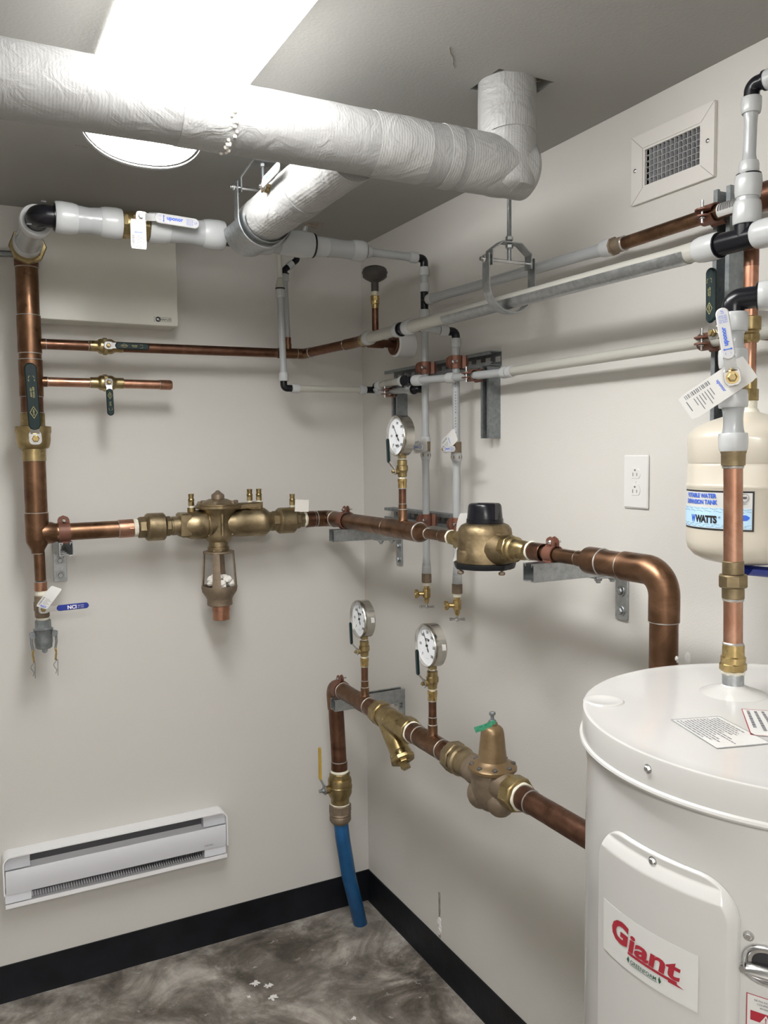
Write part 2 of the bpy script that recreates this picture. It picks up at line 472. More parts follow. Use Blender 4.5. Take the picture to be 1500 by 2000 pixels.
# ragged holes in the ceiling where the two thin risers pass
for (x, y, n) in ((-0.415, -0.215, 0), (-0.275, -0.20, 1)):
    s = S().lathe((x, y, CEIL-0.0015), (0, 0, 1), [(0, 0.042), (0.001, 0.042)], 18, fn=lambda t, a, r, n=n: r*(0.8+0.5*noise.noise(Vector((math.cos(a)*2, math.sin(a)*2, n*7)))))
    tag(s.build('torn_ceiling_board', 'drywall_torn', loc=(x, y, CEIL)), ('ragged torn patch in the ceiling above the thin white riser' if n == 0 else 'ragged torn patch in the ceiling nearest the room corner'), 'torn drywall', 'torn ceiling patches')
for (x, y, L, a, l) in ((-0.86, -0.70, 0.075, 0.1, 'thin dark scratch in the ceiling paint above the insulated branch hanger'), (-1.09, -0.63, 0.03, 0.1, 'short dark chip in the ceiling paint above the white header elbow'), (-0.50, -1.45, 0.09, 0.9, 'thin crack in the ceiling paint left of the square cut-out')):
    s = S().tube([(x+(t-0.5)*L*math.cos(a), y+(t-0.5)*L*math.sin(a)+0.003*math.sin(t*9), CEIL-0.0004) for t in (0, 0.25, 0.5, 0.75, 1)], 0.0011, seg=6)
    tag(s.build('ceiling_scratch', 'scuff', loc=(x, y, CEIL)), l, 'scratch')
# open hole beside the insulated elbow shows lath
s = S()
for k in range(5): s.box((-0.252+0.006*k, -1.34-0.022*k, CEIL+0.03), (0.004, 0.05, 0.02), Matrix.Rotation(0.4*k, 3, 'Z'))
s.box((-0.319, -1.389, CEIL+T-0.002), (0.16, 0.13, 0.004))
tag(s.build('ceiling_hole_liner', 'drywall_torn', loc=(-0.32, -1.39, CEIL)), 'torn brown edge inside the square ceiling cut-out around the insulated riser', 'torn drywall')

# ------------------------------------------------------------------ fitting helpers
def pipe(root, p, q, r, mat, name='pipe'): return S().cyl(p, q, r, 40).build(name, mat, root)
def joint(root, p, d, r, w=0.0025):
    d = Vector(d).normalized(); p = Vector(p)
    return S().lathe(p-d*w/2, d, [(0, r), (w*0.3, r+0.0011), (w*0.7, r+0.0011), (w, r)], 40, fn=lambda t, a, q: q+0.0004*math.sin(a*5)).build('solder_joint', 'solder', root)
def sleeve(root, p, q, r, mat, name='coupling', joints=(0, 1), lip=0.0018):
    p, q = Vector(p), Vector(q); L = (q-p).length; R = r+lip
    o = S().lathe(p, q-p, [(0, r), (0, R-0.0006), (0.0008, R), (L-0.0008, R), (L, R-0.0006), (L, r)], 40, open_=True).build(name, mat, root)
    for j in joints:
        d = (p-q).normalized() if j == 0 else (q-p).normalized()
        joint(root, (p if j == 0 else q)+d*0.0005, d, r+0.0004)
    return o
def cone(root, p, q, r1, r2, mat, name='reducer'):
    p, q = Vector(p), Vector(q); L = (q-p).length
    pr = [(L*t, r1+(r2-r1)*(3*t*t-2*t**3)) for t in [i/8 for i in range(9)]]
    return S().lathe(p, q-p, pr, 40).build(name, mat, root)
def ring(root, p, q, rp, ro, mat='pex_ring', name='expansion_ring'):
    p, q = Vector(p), Vector(q); L = (q-p).length
    pr = [(0, rp*0.95), (0, ro*0.93), (L*0.04, ro*0.97), (L*0.3, ro), (L*0.75, ro*0.98), (L*0.94, ro*0.93), (L, ro*0.9), (L, rp*0.95)]
    return S().lathe(p, q-p, pr, 40, open_=True).build(name, mat, root)
def teflon(root, p, q, r): return S().lathe(p, Vector(q)-Vector(p), [(0, r*0.85), ((Vector(q)-Vector(p)).length*0.5, r), ((Vector(q)-Vector(p)).length, r*0.92)], 30, fn=lambda t, a, x: x*(1+0.03*math.sin(a*7+t*900))).build('thread_tape', 'teflon', root)
def neck(root, p, q, r, flare=1.2, name='pipe', mat='pex_pipe'):
    """plastic pipe that widens where it is stretched over fittings at both ends"""
    p, q = Vector(p), Vector(q); L = (q-p).length
    pr = []
    n = 14
    for i in range(n+1):
        t = i/n; e = min(t, 1-t)*L; k = math.exp(-(e/(r*0.9))**2)
        pr.append((L*t, r*(1+(flare-1)*k)))
    return S().lathe(p, q-p, pr, 40).build(name, mat, root)
def plate_shape(w, L, r=None):
    r = r or w/2
    return rrect(L, w, min(r, w/2-1e-4), 6, cx=L/2)
def lever(root, p, N, A, w, neckL, gripL, grip, step=0.008, t=0.0032, nut='brass', gt=0.006, gw=None, name='handle'):
    """flat steel lever turning on stem direction N, arm along A, with a coated grip"""
    p, N, A = Vector(p), Vector(N).normalized(), Vector(A).normalized(); B = N.cross(A)
    s = S()
    s.prism([(x-w*0.5, y) for x, y in plate_shape(w, w*1.15, w*0.35)], p, A, B, t, 0.0006)
    a = p + A*w*0.4 + N*t/2; b = p + A*neckL + N*(step+t/2)
    d = (b-a).normalized(); n2 = d.cross(B)*-1
    L = (b-a).length; ww = w*0.72
    s.prism([(0, -ww/2), (L, -ww/2), (L, ww/2), (0, ww/2)], a - d.cross(B)*-t/2*-1, d, B, t)
    h = s.build(name, 'steel_chrome' if nut != 'galv' else 'galvanized', root)
    gw = gw or w*0.95
    g = S().prism(plate_shape(gw, gripL), b - N*gt*0.5 - A*0.004, A, B, gt, gt*0.28).build('handle_grip', grip, h)
    S().hex(p+N*t, p+N*(t+w*0.28), w*0.3).cyl(p+N*t, p+N*(t+w*0.36), w*0.16, 14).build('nut', nut if nut != 'galv' else 'galvanized', h)
    return h, b - A*0.004 + N*(gt*0.5), A, B, N
def grip_mark(h, o, A, B, N, L, w, mat, word=None, kind='green', flip=1):
    """printed marks on a grip"""
    s = S()
    A2, B2 = A*flip, (B*flip)
    if kind == 'green':
        c = o + A*L*0.26; e = w*0.30; k = e*1.7
        for (p1, p2) in (((-k, 0), (0, e)), ((0, e), (k, 0)), ((k, 0), (0, -e)), ((0, -e), (-k, 0))):
            s.tube([c+A*p1[0]+B*p1[1]+N*0.0002, c+A*p2[0]+B*p2[1]+N*0.0002], w*0.018, seg=6)
        s.text('NIBCO', flat(c, A2, B2, N), width=k*1.05, th=0.0004, bold=0.01)
        s.text('600 WOG\n150 SWP', flat(o+A*L*0.56, B2*-1, A2, N) if False else flat(o+A*L*0.56, A2, B2, N), width=L*0.16, th=0.0004)
        for q in (-1, 1):
            s.tube([o+A*L*0.77+B*w*0.24*q+N*0.0002, o+A*L*0.80+B*w*0.20*q+N*0.0002, o+A*L*0.80+B*w*0.1*q+N*0.0002], w*0.016, seg=6)
        s.text('OFF', flat(o+A*L*0.74+B*w*0.24, A2, B2, N), width=w*0.2, th=0.0004)
        s.text('ON', flat(o+A*L*0.74-B*w*0.24, A2, B2, N), width=w*0.15, th=0.0004)
    return s.build('lettering', mat, h)
def uponor_mark(h, o, A, B, N, L, w, flip=1, scale=1.0):
    A2, B2 = A*flip, B*flip
    s = S()
    s.text('uponor', flat(o+A*L*0.45, A2, B2, N), width=L*0.36, th=0.0005, bold=0.035)
    c = o + A*L*0.2
    s.prism([(-w*0.28, -w*0.035), (w*0.28, -w*0.035), (w*0.28, w*0.035), (-w*0.28, w*0.035)], c+N*0.0001, B2, A2*-1, 0.0004)
    for q in (-1, 1):
        s.prism([(0, -w*0.1), (w*0.13, 0), (0, w*0.1)], c+B2*q*w*0.22+N*0.0001, B2*q, (A2*-1)*q, 0.0004)
    for i, (t, k) in enumerate(((0.72, 'CSA US'), (0.76, '600 WOG'), (0.80, 'NSF-61-G'), (0.84, '150 WSP'))):
        s.text(k, flat(o+A*L*t, B2, A2*-1, N), width=w*0.6, th=0.0005)
    s.text('LF', flat(o+A*L*0.92, A2, B2, N), width=w*0.25, th=0.0005)
    s.text('OFF', flat(o+A*L*0.12+B2*w*0.2, A2, B2, N), width=w*0.2, th=0.0005)
    s.text('ON', flat(o+A*L*0.12-B2*w*0.2, A2, B2, N), width=w*0.15, th=0.0005)
    return s.build('lettering', 'ink_blue', h)
def card_tag(label, o, U, V, N, w, h, bend=0.0, name='valve_tag', group=None, word=True, cat='tag'):
    """a paper tag: U across, V up along the card, curved by bend"""
    o, U, V, N = Vector(o), Vector(U).normalized(), Vector(V).normalized(), Vector(N).normalized()
    def fn(a, b, t): return o + U*a + V*b + N*(t + bend*(b/h)**2)
    c = S().sheet(4, 12, lambda u, v, t: fn((u-0.5)*w*(1-0.12*max(0, (abs(v-0.5)*2)**12)), (v-0.5)*h, t), 0.0008).build(name, 'tag_card', loc=o)
    tag(c, label, cat, group)
    if word:
        s = S(); s.text('uponor', lambda a, b, t: fn(a, b+h*0.05, t+0.0009), width=w*0.5, bold=0.02)
        s.build('lettering', 'ink_blue', c, world_=False) if False else _kid(s, 'lettering', 'ink_blue', c, o)
    s = S(); rr = random.Random(3)
    y = -h*0.42
    while y < -h*0.03:
        hh = rr.uniform(0.006, 0.02)*h
        s.grid(1, 1, lambda u, v, y=y, hh=hh: fn(-w*0.42+u*w*0.16, y+v*hh, 0.001)); y += hh+rr.uniform(0.006, 0.02)*h
    for i in range(7):
        s.grid(3, 1, lambda u, v, i=i: fn(-w*0.16+u*w*(0.30+0.12*((i*7) % 3)), -h*0.08-i*h*0.042+v*h*0.012, 0.001))
    s.grid(3, 1, lambda u, v: fn(-w*0.2+u*w*0.4, -h*0.44+v*h*0.015, 0.001))
    _kid(s, 'barcode_print', 'ink_grey', c, o)
    return c
def _kid(s, name, mat, parent, o):
    s.v = [Vector(v)-Vector(o) for v in s.v]
    k = s.build(name, mat, parent, world_=False); return k

def strut(label, p, q, face, group, mat='galvanized_dull', holes=True):
    """slotted U channel from p to q on its back centre line; opens toward face"""
    p, q, face = Vector(p), Vector(q), Vector(face).normalized()
    d = (q-p).normalized(); L = (q-p).length; w = face.cross(d); h = 0.0205; t = 0.0025
    prof = [(-h, 0), (h, 0), (h, 0.041), (0.0105, 0.041), (0.0105, 0.034), (0.013, 0.034), (0.013, 0.0385), (h-t, 0.0385), (h-t, t), (-h+t, t), (-h+t, 0.0385), (-0.013, 0.0385), (-0.013, 0.034), (-0.0105, 0.034), (-0.0105, 0.041), (-h, 0.041)]
    s = S()
    def ex(poly, a, b):
        s.prism(poly, p+d*a, w*-1, face, b-a) if w.cross(face).dot(d) < 0 else s.prism(poly, p+d*a, w, face, b-a)
    side = [(0.008, 0), (h, 0), (h, 0.041), (0.0105, 0.041), (0.0105, 0.034), (0.013, 0.034), (0.013, 0.0385), (h-t, 0.0385), (h-t, t), (0.008, t)]
    ex(side, 0, L); ex([(-x, y) for x, y in reversed(side)], 0, L)
    x = 0.0
    while x < L:
        e = min(x+0.022, L); ex([(-0.0082, 0.0002), (0.0082, 0.0002), (0.0082, t), (-0.0082, t)], x, e); x += 0.05
    o = s.build('strut_channel', mat, loc=p)
    return tag(o, label, 'strut channel', group)
def clamp(label, c, X, Zd, r, h, group='copper coloured strut clamps on the pipes', bolt=True, ear=1.0, wid=0.034):
    """two-piece strut clamp: pipe along X, strut below (-Z) at distance h"""
    X, Zd = Vector(X), Vector(Zd); Y = Zd.cross(X)
    rt_ = thing('pipe_clamp', label, 'pipe clamp', c, group, basis(X, Y, Zd))
    t = 0.0028; R = r+0.0005
    for sgn in (1, -1):
        s = S(); pts = []
        # band outline in (Y, Z): from leg in the strut round the pipe to the ear
        out = [(0.0125*sgn, -h-0.006), (0.0125*sgn, -h+0.002), (0.0165*sgn, -h+0.004)]
        a0 = math.atan2(-0.85, 0.52)
        for k in range(13):
            a = a0 + (PI/2-0.16-a0)*k/12
            out.append(((R+t/2)*math.cos(a)*sgn, (R+t/2)*math.sin(a)))
        top = R + 0.024*ear
        out += [(0.0048*sgn, R+0.006), (0.0048*sgn, top)]
        n = len(out)
        def g(u, v, w, out=out, n=n, sgn=sgn, top=top):
            f = v*(n-1); i = min(int(f), n-2); q = f-i
            y = out[i][0]*(1-q)+out[i+1][0]*q; z = out[i][1]*(1-q)+out[i+1][1]*q
            dy, dz = out[i+1][0]-out[i][0], out[i+1][1]-out[i][1]; l = math.hypot(dy, dz) or 1
            ny, nz = dz/l*sgn, -dy/l*sgn
            hw = wid/2
            if z > top-hw: hw = math.sqrt(max(hw*hw-(z-(top-hw))**2, 1e-7)) if z > 0 else hw
            if z < -h+0.003 : hw = wid*0.33
            return ((u-0.5)*2*hw, y+ny*w, z+nz*w)
        s.sheet(6, (n-1)*4, g, t)
        s.build('clamp_half', 'copper_coat', rt_, world_=False)
    if bolt:
        z = R+0.024*ear-wid/2+0.002; k = wid/0.034
        s = S().cyl((0, -0.026*k, z), (0, 0.020*k, z), 0.003*k, 12).hex((0, -0.0125*k, z), (0, -0.0076, z), 0.0062*k)
        s.cyl((0, 0.0076, z), (0, 0.0115*k, z), 0.0065*k, 16, 0.001)
        s.build('clamp_bolt', 'steel_chrome', rt_, world_=False)
    return rt_
def angle_bracket(label, wall_p, out, along, zt, zb, reach, group='angle brackets under the strut arms'):
    """L bracket: wall leg from zt down to zb, flat leg reaching out under the strut"""
    wall_p, out, along = Vector(wall_p), Vector(out), Vector(along)
    r_ = thing('angle_bracket', label, 'bracket', wall_p, group)
    s = S()
    P = Vector((wall_p.x, wall_p.y, 0))
    s.prism(rrect(0.041, zt-zb, 0.004, 3, cy=(zt+zb)/2), P + out*0.0004 if along.cross(Z_).dot(out) > 0 else P+out*0.0064, along, Z_, 0.006, 0.0008)
    s.prism(rrect(reach, 0.041, 0.004, 3, cx=reach/2), P+Vector((0, 0, zt-0.006)), out, Z_.cross(out), 0.006, 0.0008)
    s.build('bracket_plate', 'galvanized', r_)
    for z in (zb+0.022, zb+0.070):
        c = P+Vector((0, 0, z))
        S().cyl(c+out*0.0064, c+out*0.009, 0.013, 24, 0.0006).hex(c+out*0.009, c+out*0.015, 0.0095).build('anchor_bolt', 'galvanized', r_)
    for x in (reach*0.35, reach*0.78):
        c = P+out*x+Vector((0, 0, zt-0.006))
        S().hex(c, c-Z_*0.008, 0.0095).cyl(c-Z_*0.008, c-Z_*0.013, 0.0055, 12).build('strut_bolt', 'galvanized', r_)
    return r_
def clevis(label, c, axis, hw, zbolt, ztop, zbot, rod_to=None, mat='galvanized'):
    """clevis hanger round a pipe along axis; c = (x, y)"""
    axis = Vector(axis); side = Z_.cross(axis); C0 = Vector((c[0], c[1], 0))
    r_ = thing('clevis_hanger', label, 'pipe hanger', (c[0], c[1], ztop), 'clevis hangers')
    bw, t = 0.028, 0.003
    def band(path, name):
        s = S(); n = len(path)
        def g(u, v, w):
            f = v*(n-1); i = min(int(f), n-2); q = f-i
            a, b = path[i], path[i+1]; y = a[0]*(1-q)+b[0]*q; z = a[1]*(1-q)+b[1]*q
            dy, dz = b[0]-a[0], b[1]-a[1]; l = math.hypot(dy, dz) or 1
            return C0 + side*(y+dz/l*w) + Z_*(z-dy/l*w) + axis*((u-0.5)*bw)
        s.sheet(2, (n-1)*2, g, t); return s.build(name, mat, r_)
    R = hw
    p = [(-hw, zbolt+0.012), (-hw, zbolt)]
    cz = zbot+R
    for k in range(21):
        a = PI + PI*k/20; p.append((R*math.cos(a), cz+R*math.sin(a)))
    p += [(hw, zbolt), (hw, zbolt+0.012)]
    band(p, 'hanger_strap')
    tw = hw*0.42; i = 0.007
    band([(-hw+i, zbolt-0.014), (-hw+i, zbolt+0.022), (-tw, ztop), (tw, ztop), (hw-i, zbolt+0.022), (hw-i, zbolt-0.014)], 'hanger_yoke')
    b = C0+Z_*zbolt
    S().cyl(b-side*(hw+0.012), b+side*(hw+0.018), 0.0045, 16).hex(b-side*(hw+0.010), b-side*(hw+0.003), 0.009).hex(b+side*(hw+0.004), b+side*(hw+0.011), 0.009).build('cross_bolt', 'steel_chrome', r_)
    q = C0+Z_*(ztop)
    S().hex(q-Z_*0.004, q-Z_*0.014, 0.0095).build('rod_nut', mat, r_)
    if rod_to:
        S().hex(q+Z_*0.004, q+Z_*0.016, 0.0095).build('rod_nut', mat, r_)
        S().lathe(C0+Z_*(ztop-0.045), Z_, [(0, 0.0045), (0.006, 0.0052), (rod_to-ztop+0.045, 0.0052)], 14).build('threaded_rod', 'galvanized_dull', r_)
    return r_
def ball_body(root, c, d, r, L, sock, mat='brass', name='valve_body', N=None):
    """bronze ball valve body along d, centred at c"""
    c, d = Vector(c), Vector(d).normalized(); h = L/2
    s = S().lathe(c-d*h, d, [(0, sock), (h*0.42, sock), (h*0.46, sock*1.04), (h*0.52, r*0.9), (h*0.6, r*0.985), (h*0.64, r), (h*1.28, r), (h*1.33, r*0.97), (h*1.45, r*0.82), (h*1.52, sock*1.02), (h*1.6, sock), (L, sock)], 40)
    if N is not None: s.cyl(c, c+Vector(N)*(r*1.25), r*0.42, 20)
    return s.build(name, mat, root)

# ================================================================== things on the back wall
# emergency light unit (beige metal box)
bx = thing('emergency_light_unit', 'beige metal emergency light box high on the back wall behind the copper riser', 'emergency light', (-0.96, 0, 2.21))
x0, x1, z0, z1, dp = -1.175, -0.733, 2.206, 2.50, 0.12
S().prism(rrect(x1-x0, z1-z0, 0.004, 3, (x0+x1)/2, (z0+z1)/2), (0, -0.001, 0), X_, Z_, dp-0.012, 0).build('housing', 'beige_metal', bx)
S().prism(rrect(x1-x0+0.004, z1-z0+0.004, 0.006, 4, (x0+x1)/2, (z0+z1)/2), (0, -dp+0.022, 0), X_, Z_, 0.022, 0.002).build('front_cover', 'beige_metal', bx)
f = flat((-0.782, -dp-0.0001, 2.224), X_, Z_, -Y_)
s = S()
for (a, b, c, d) in ((-0.028, 0.0058, 0.056, 0.0008), (-0.028, -0.0066, 0.056, 0.0008), (-0.028, -0.0062, 0.0008, 0.0125), (0.0272, -0.0062, 0.0008, 0.0125)):
    s.grid(1, 1, lambda u, v: f(a+u*c, b+v*d, 0.0006))
s.lathe(f(-0.0145, 0, 0), -Y_, [(0, 0.0085), (0.0006, 0.0085)], 24)
s.text('READY-LITE', lambda a, b, w: f(0.0105+a, b, w+0.0004), width=0.031, height=0.0055, bold=0.03)
s.build('lettering', 'ink_black', bx)
s = S().text('RL', lambda a, b, w: f(-0.0145+a, b, 0.0014), width=0.009, bold=0.02)
s.build('badge_letters', 'ink_white', bx)
cb = S()
for k in range(2):
    cb.tube([(-1.62, -0.012, 2.44-0.02*k), (-1.45, -0.014, 2.432-0.018*k), (-1.30, -0.014, 2.415-0.008*k), (-1.16, -0.02, 2.415)], 0.0075, 0.1, 14, 14)
tag(cb.build('armoured_cable', 'galvanized_dull', loc=(-1.4, -0.012, 2.44)), 'grey armoured cable on the back wall at the far left by the riser top', 'cable')

# baseboard heater
ht = thing('wall_heater', 'long white electric baseboard heater low on the back wall', 'heater', (-0.95, 0, 0.34))
hx0_, hx1_, hz0, hz1 = -1.325, -0.590, 0.332, 0.508
W, H = hx1_-hx0_, hz1-hz0
def hb(a, b, c, d, y0, y1, bev=0.0, r=0.0):
    """box from local coordinates; a..b across, c..d up, y0..y1 out of the wall"""
    s = S(); x, z = hx0_+a, hz0+c
    poly = rrect(b-a, d-c, r, 4, x+(b-a)/2, z+(d-c)/2) if r else [(x, z), (x+b-a, z), (x+b-a, z+d-c), (x, z+d-c)]
    return s.prism(poly, (0, -y0, 0), X_, Z_, y1-y0, bev)
hb(0.004, W-0.004, 0.004, H-0.03, 0.0005, 0.006).build('back_panel', 'heater_white', ht)
# top hood: curved canopy running over the top and down both ends
s = S(); n = 8
def hood(u, v, w):
    # v along the outline: up left side, over the top, down the right side
    r = 0.026; pts = [(0.0, 0.05)]
    for k in range(n+1):
        a = PI - PI/2*k/n; pts.append((r+r*math.cos(a), H-r+r*math.sin(a)))
    for k in range(n+1):
        a = PI/2 - PI/2*k/n; pts.append((W-r+r*math.cos(a), H-r+r*math.sin(a)))
    pts.append((W, 0.05))
    f = v*(len(pts)-1); i = min(int(f), len(pts)-2); q = f-i
    x = pts[i][0]*(1-q)+pts[i+1][0]*q; z = pts[i][1]*(1-q)+pts[i+1][1]*q
    dx, dz = pts[i+1][0]-pts[i][0], pts[i+1][1]-pts[i][1]; l = math.hypot(dx, dz)
    return (hx0_+x+(dz/l*-0.0+dz/l)*w*1.0, -0.001-u*0.062, hz0+z-dx/l*w)
s.sheet(1, (2*n+3)*2, hood, 0.004)
s.build('hood', 'heater_white', ht)
hb(0.004, 0.082, 0.124, 0.163, 0.006, 0.040).build('end_cap', 'heater_silver', ht)
hb(W-0.082, W-0.004, 0.124, 0.163, 0.006, 0.040).build('end_cap', 'heater_silver', ht)
hb(0.004, 0.082, 0.016, 0.05, 0.006, 0.046).build('end_cap', 'heater_silver', ht)
hb(W-0.082, W-0.004, 0.016, 0.05, 0.006, 0.046).build('end_cap', 'heater_silver', ht)
s = hb(0.083, W-0.083, 0.128, 0.160, 0.006, 0.012)
for k in range(12): s.prism([(x, z) for x, z in rrect(0.010, 0.0035, 0.0015, 2, hx0_+0.11+k*0.046, hz0+0.152)], (0, -0.0122, 0), X_, Z_, 0.002)
s.build('air_slot', 'fin_grey', ht)
s = S()
for k in range(70): s.box((hx0_+0.09+k*(W-0.18)/69, -0.026, hz0+0.036), (0.0012, 0.036, 0.032))
s.cyl((hx0_+0.085, -0.026, hz0+0.036), (hx1_-0.085, -0.026, hz0+0.036), 0.005, 12)
s.build('heating_fins', 'fin_grey', ht)
s = S()
def front(u, v, w):
    z = 0.046+v*0.082
    return (hx0_+0.007+u*(W-0.014), -0.048-0.012*math.sin(v*PI*0.62)-w, hz0+z)
s.sheet(1, 10, front, 0.002)
s.build('front_panel', 'heater_silver', ht)
def low(u, v, w):
    pr = [(0.006, 0.002), (0.05, 0.0), (0.058, 0.004), (0.058, 0.018)]
    f = v*3; i = min(int(f), 2); q = f-i
    return (hx0_+0.004+u*(W-0.008), -(pr[i][0]*(1-q)+pr[i+1][0]*q)-w*0.5, hz0+pr[i][1]*(1-q)+pr[i+1][1]*q+w*0.7)
S().sheet(1, 9, low, 0.002).build('bottom_rail', 'heater_white', ht)
s = S().text('STELPRO', lambda a, b, w: Vector((hx1_-0.070+a, -0.0616-w, hz0+0.066+b)), width=0.030, bold=0.01)
s.build('lettering', 'ink_grey', ht)

# ---------------------------------------------------------------- copper riser at the left
RX, RY = -1.190, -0.145
def R_(z, dx=0.0): return (RX+dx, RY, z)
rs = thing('copper_riser', 'thick brown copper riser up the left of the back wall with soldered tees', 'pipe', (RX, RY, 1.48))
s = S().lathe(R_(1.485), Z_, [(0, 0.0185), (0.010, 0.0195), (0.034, 0.0335), (0.045, 0.0345), (0.124, 0.0345)], 40)
s.tube([R_(1.546), (-1.155, RY, 1.546), (-1.128, RY, 1.546)], 0.0290, seg=36)
s.lathe((-1.178, RY, 1.546), X_, [(0, 0.0345), (0.03, 0.0335), (0.040, 0.0295), (0.045, 0.029)], 36)
s.build('tee', 'copper_aged', rs); joint(rs, R_(1.6095), Z_, 0.0335, 0.003)
pipe(rs, R_(1.60), R_(1.79), 0.0325, 'copper_aged')
joint(rs, R_(1.769), Z_, 0.0328)
joint(rs, R_(1.484), Z_, 0.0175)
pipe(rs, R_(1.895), R_(1.97), 0.0325, 'copper_dark')
joint(rs, R_(1.9145), Z_, 0.0335)
s = S().cyl(R_(1.964), R_(2.074), 0.0345, 40, 0.001)
s.cyl(R_(2.010, 0.02), R_(2.010, 0.046), 0.0158, 28, 0.001)
s.build('tee', 'copper_aged', rs); joint(rs, R_(1.963), Z_, 0.0335, 0.002); joint(rs, R_(2.075), Z_, 0.0335, 0.003); joint(rs, R_(2.010, 0.046), X_, 0.0150, 0.003)
pipe(rs, R_(2.07), R_(2.10), 0.0325, 'copper_aged')
s = S().cyl(R_(2.094), R_(2.206), 0.0345, 40, 0.001)
s.cyl(R_(2.124, 0.02), R_(2.124, 0.046), 0.0165, 28, 0.001)
s.build('tee', 'copper_aged', rs); joint(rs, R_(2.0935), Z_, 0.0335, 0.003); joint(rs, R_(2.207), Z_, 0.0335, 0.003); joint(rs, R_(2.124, 0.046), X_, 0.0155, 0.003)
pipe(rs, R_(2.20), R_(2.36), 0.0325, 'copper_aged')
s = S().tube([R_(2.350), R_(2.397), (RX, RY-0.050, 2.397)], 0.0345, 0.045, 36, 8)
s.build('elbow', 'copper_dark', rs); joint(rs, R_(2.349), Z_, 0.0335, 0.003)
s = S().hex((RX, -0.196, 2.397), (RX, -0.222, 2.397), 0.052, 0.003, 8).cyl((RX, -0.18, 2.397), (RX, -0.235, 2.397), 0.037)
s.build('adapter', 'brass', rs)
# thin soldered stub below the tee
pipe(rs, R_(1.40, 0.004), R_(1.487, 0.003), 0.0165, 'copper_aged')
sleeve(rs, R_(1.368, 0.004), R_(1.395, 0.004), 0.0172, 'copper_bright', 'adapter', joints=(1,))

# main shut-off valve on the riser
mv = thing('ball_valve', 'large brass ball valve on the copper riser with long dark green lever pointing up', 'valve', R_(1.77))
S().lathe(R_(1.769), Z_, [(0, 0.0345), (0.036, 0.0350), (0.037, 0.040), (0.040, 0.044), (0.048, 0.047), (0.064, 0.0495), (0.082, 0.0495), (0.086, 0.0520), (0.104, 0.0520), (0.106, 0.036), (0.112, 0.0355), (0.144, 0.0350), (0.145, 0.0345)], 40).cyl(R_(1.835), (RX, RY-0.066, 1.835), 0.017, 24).build('valve_body', 'brass', mv)
h, o, A, B, N = lever(mv, (RX, RY-0.064, 1.835), -Y_, Vector((-0.035, -0.03, 1)), 0.036, 0.030, 0.197, 'grip_green', step=0.006, gt=0.010, gw=0.034, nut='brass_bright')
grip_mark(h, o, A, B, N, 0.197, 0.034, 'ink_yellow', flip=-1)

# drain valve under the riser, cam lock cap
dv = thing('drain_valve', 'small brass ball valve under the riser with a blue lever pointing right', 'valve', R_(1.30, 0.005))
teflon(dv, R_(1.368, 0.005), R_(1.352, 0.005), 0.0195)
S().lathe(R_(1.284, 0.005), Z_, [(0, 0.019), (0.004, 0.0215), (0.020, 0.0215), (0.024, 0.024), (0.048, 0.024), (0.052, 0.0215), (0.066, 0.0215), (0.069, 0.019)], 30).cyl(R_(1.315, 0.005), (RX+0.005, RY-0.036, 1.315), 0.011, 20).build('valve_body', 'bronze_dull', dv)
h, o, A, B, N = lever(dv, (RX+0.005, RY-0.035, 1.315), -Y_, Vector((1, -0.02, 0.02)), 0.026, 0.042, 0.094, 'grip_blue', step=0.006, gt=0.007, gw=0.018)
s = S().text('NCI', flat(o+A*0.044, A, B*-1 if B.z < 0 else B, N), width=0.026, th=0.0005, bold=0.03)
s.text('600 WOG', flat(o+A*0.070+Vector((0, 0, 0.003)), A, B*-1 if B.z < 0 else B, N), width=0.018, th=0.0005)
s.text('LF 1 CSA', flat(o+A*0.070-Vector((0, 0, 0.003)), A, B*-1 if B.z < 0 else B, N), width=0.018, th=0.0005)
s.build('lettering', 'ink_white', h)
ct = card_tag('curled white paper tag on the blue levered drain valve', (RX+0.022, RY-0.048, 1.352), (1, -0.3, -0.42), (0.62, 0.1, 0.76), (-0.25, -1, 0.25), 0.034, 0.075, bend=-0.012, group=None, word=False)
s = S().text('NCI', flat((RX+0.004, RY-0.056, 1.328), (1, -0.3, -0.42), (0.55, 0.1, 0.83), (-0.25, -1, 0.25)), width=0.014, bold=0.03)
_kid(s, 'lettering', 'ink_blue', ct, (RX+0.022, RY-0.048, 1.352))
cl = thing('cam_lock_cap', 'grey cam lock coupling and cap under the drain valve with two hanging safety pins', 'coupling', R_(1.22, 0.006))
cx = RX+0.006
teflon(cl, (cx, RY, 1.286), (cx, RY, 1.277), 0.0195)
S().hex((cx, RY, 1.252), (cx, RY, 1.277), 0.0235, 0.002, 8).lathe((cx, RY, 1.208), Z_, [(0, 0.0265), (0.034, 0.0265), (0.040, 0.030), (0.043, 0.026), (0.046, 0.022)], 32).build('coupler_body', 'galvanized_dull', cl)
s = S().lathe((cx, RY, 1.187), Z_, [(0, 0.020), (0.003, 0.0245), (0.016, 0.0255), (0.021, 0.0265)], 32)
s.lathe((cx+0.002, RY-0.002, 1.180), Y_, [(0, 0.0085), (0.004, 0.0085)], 20)
s.build('cap', 'galvanized_dull', cl)
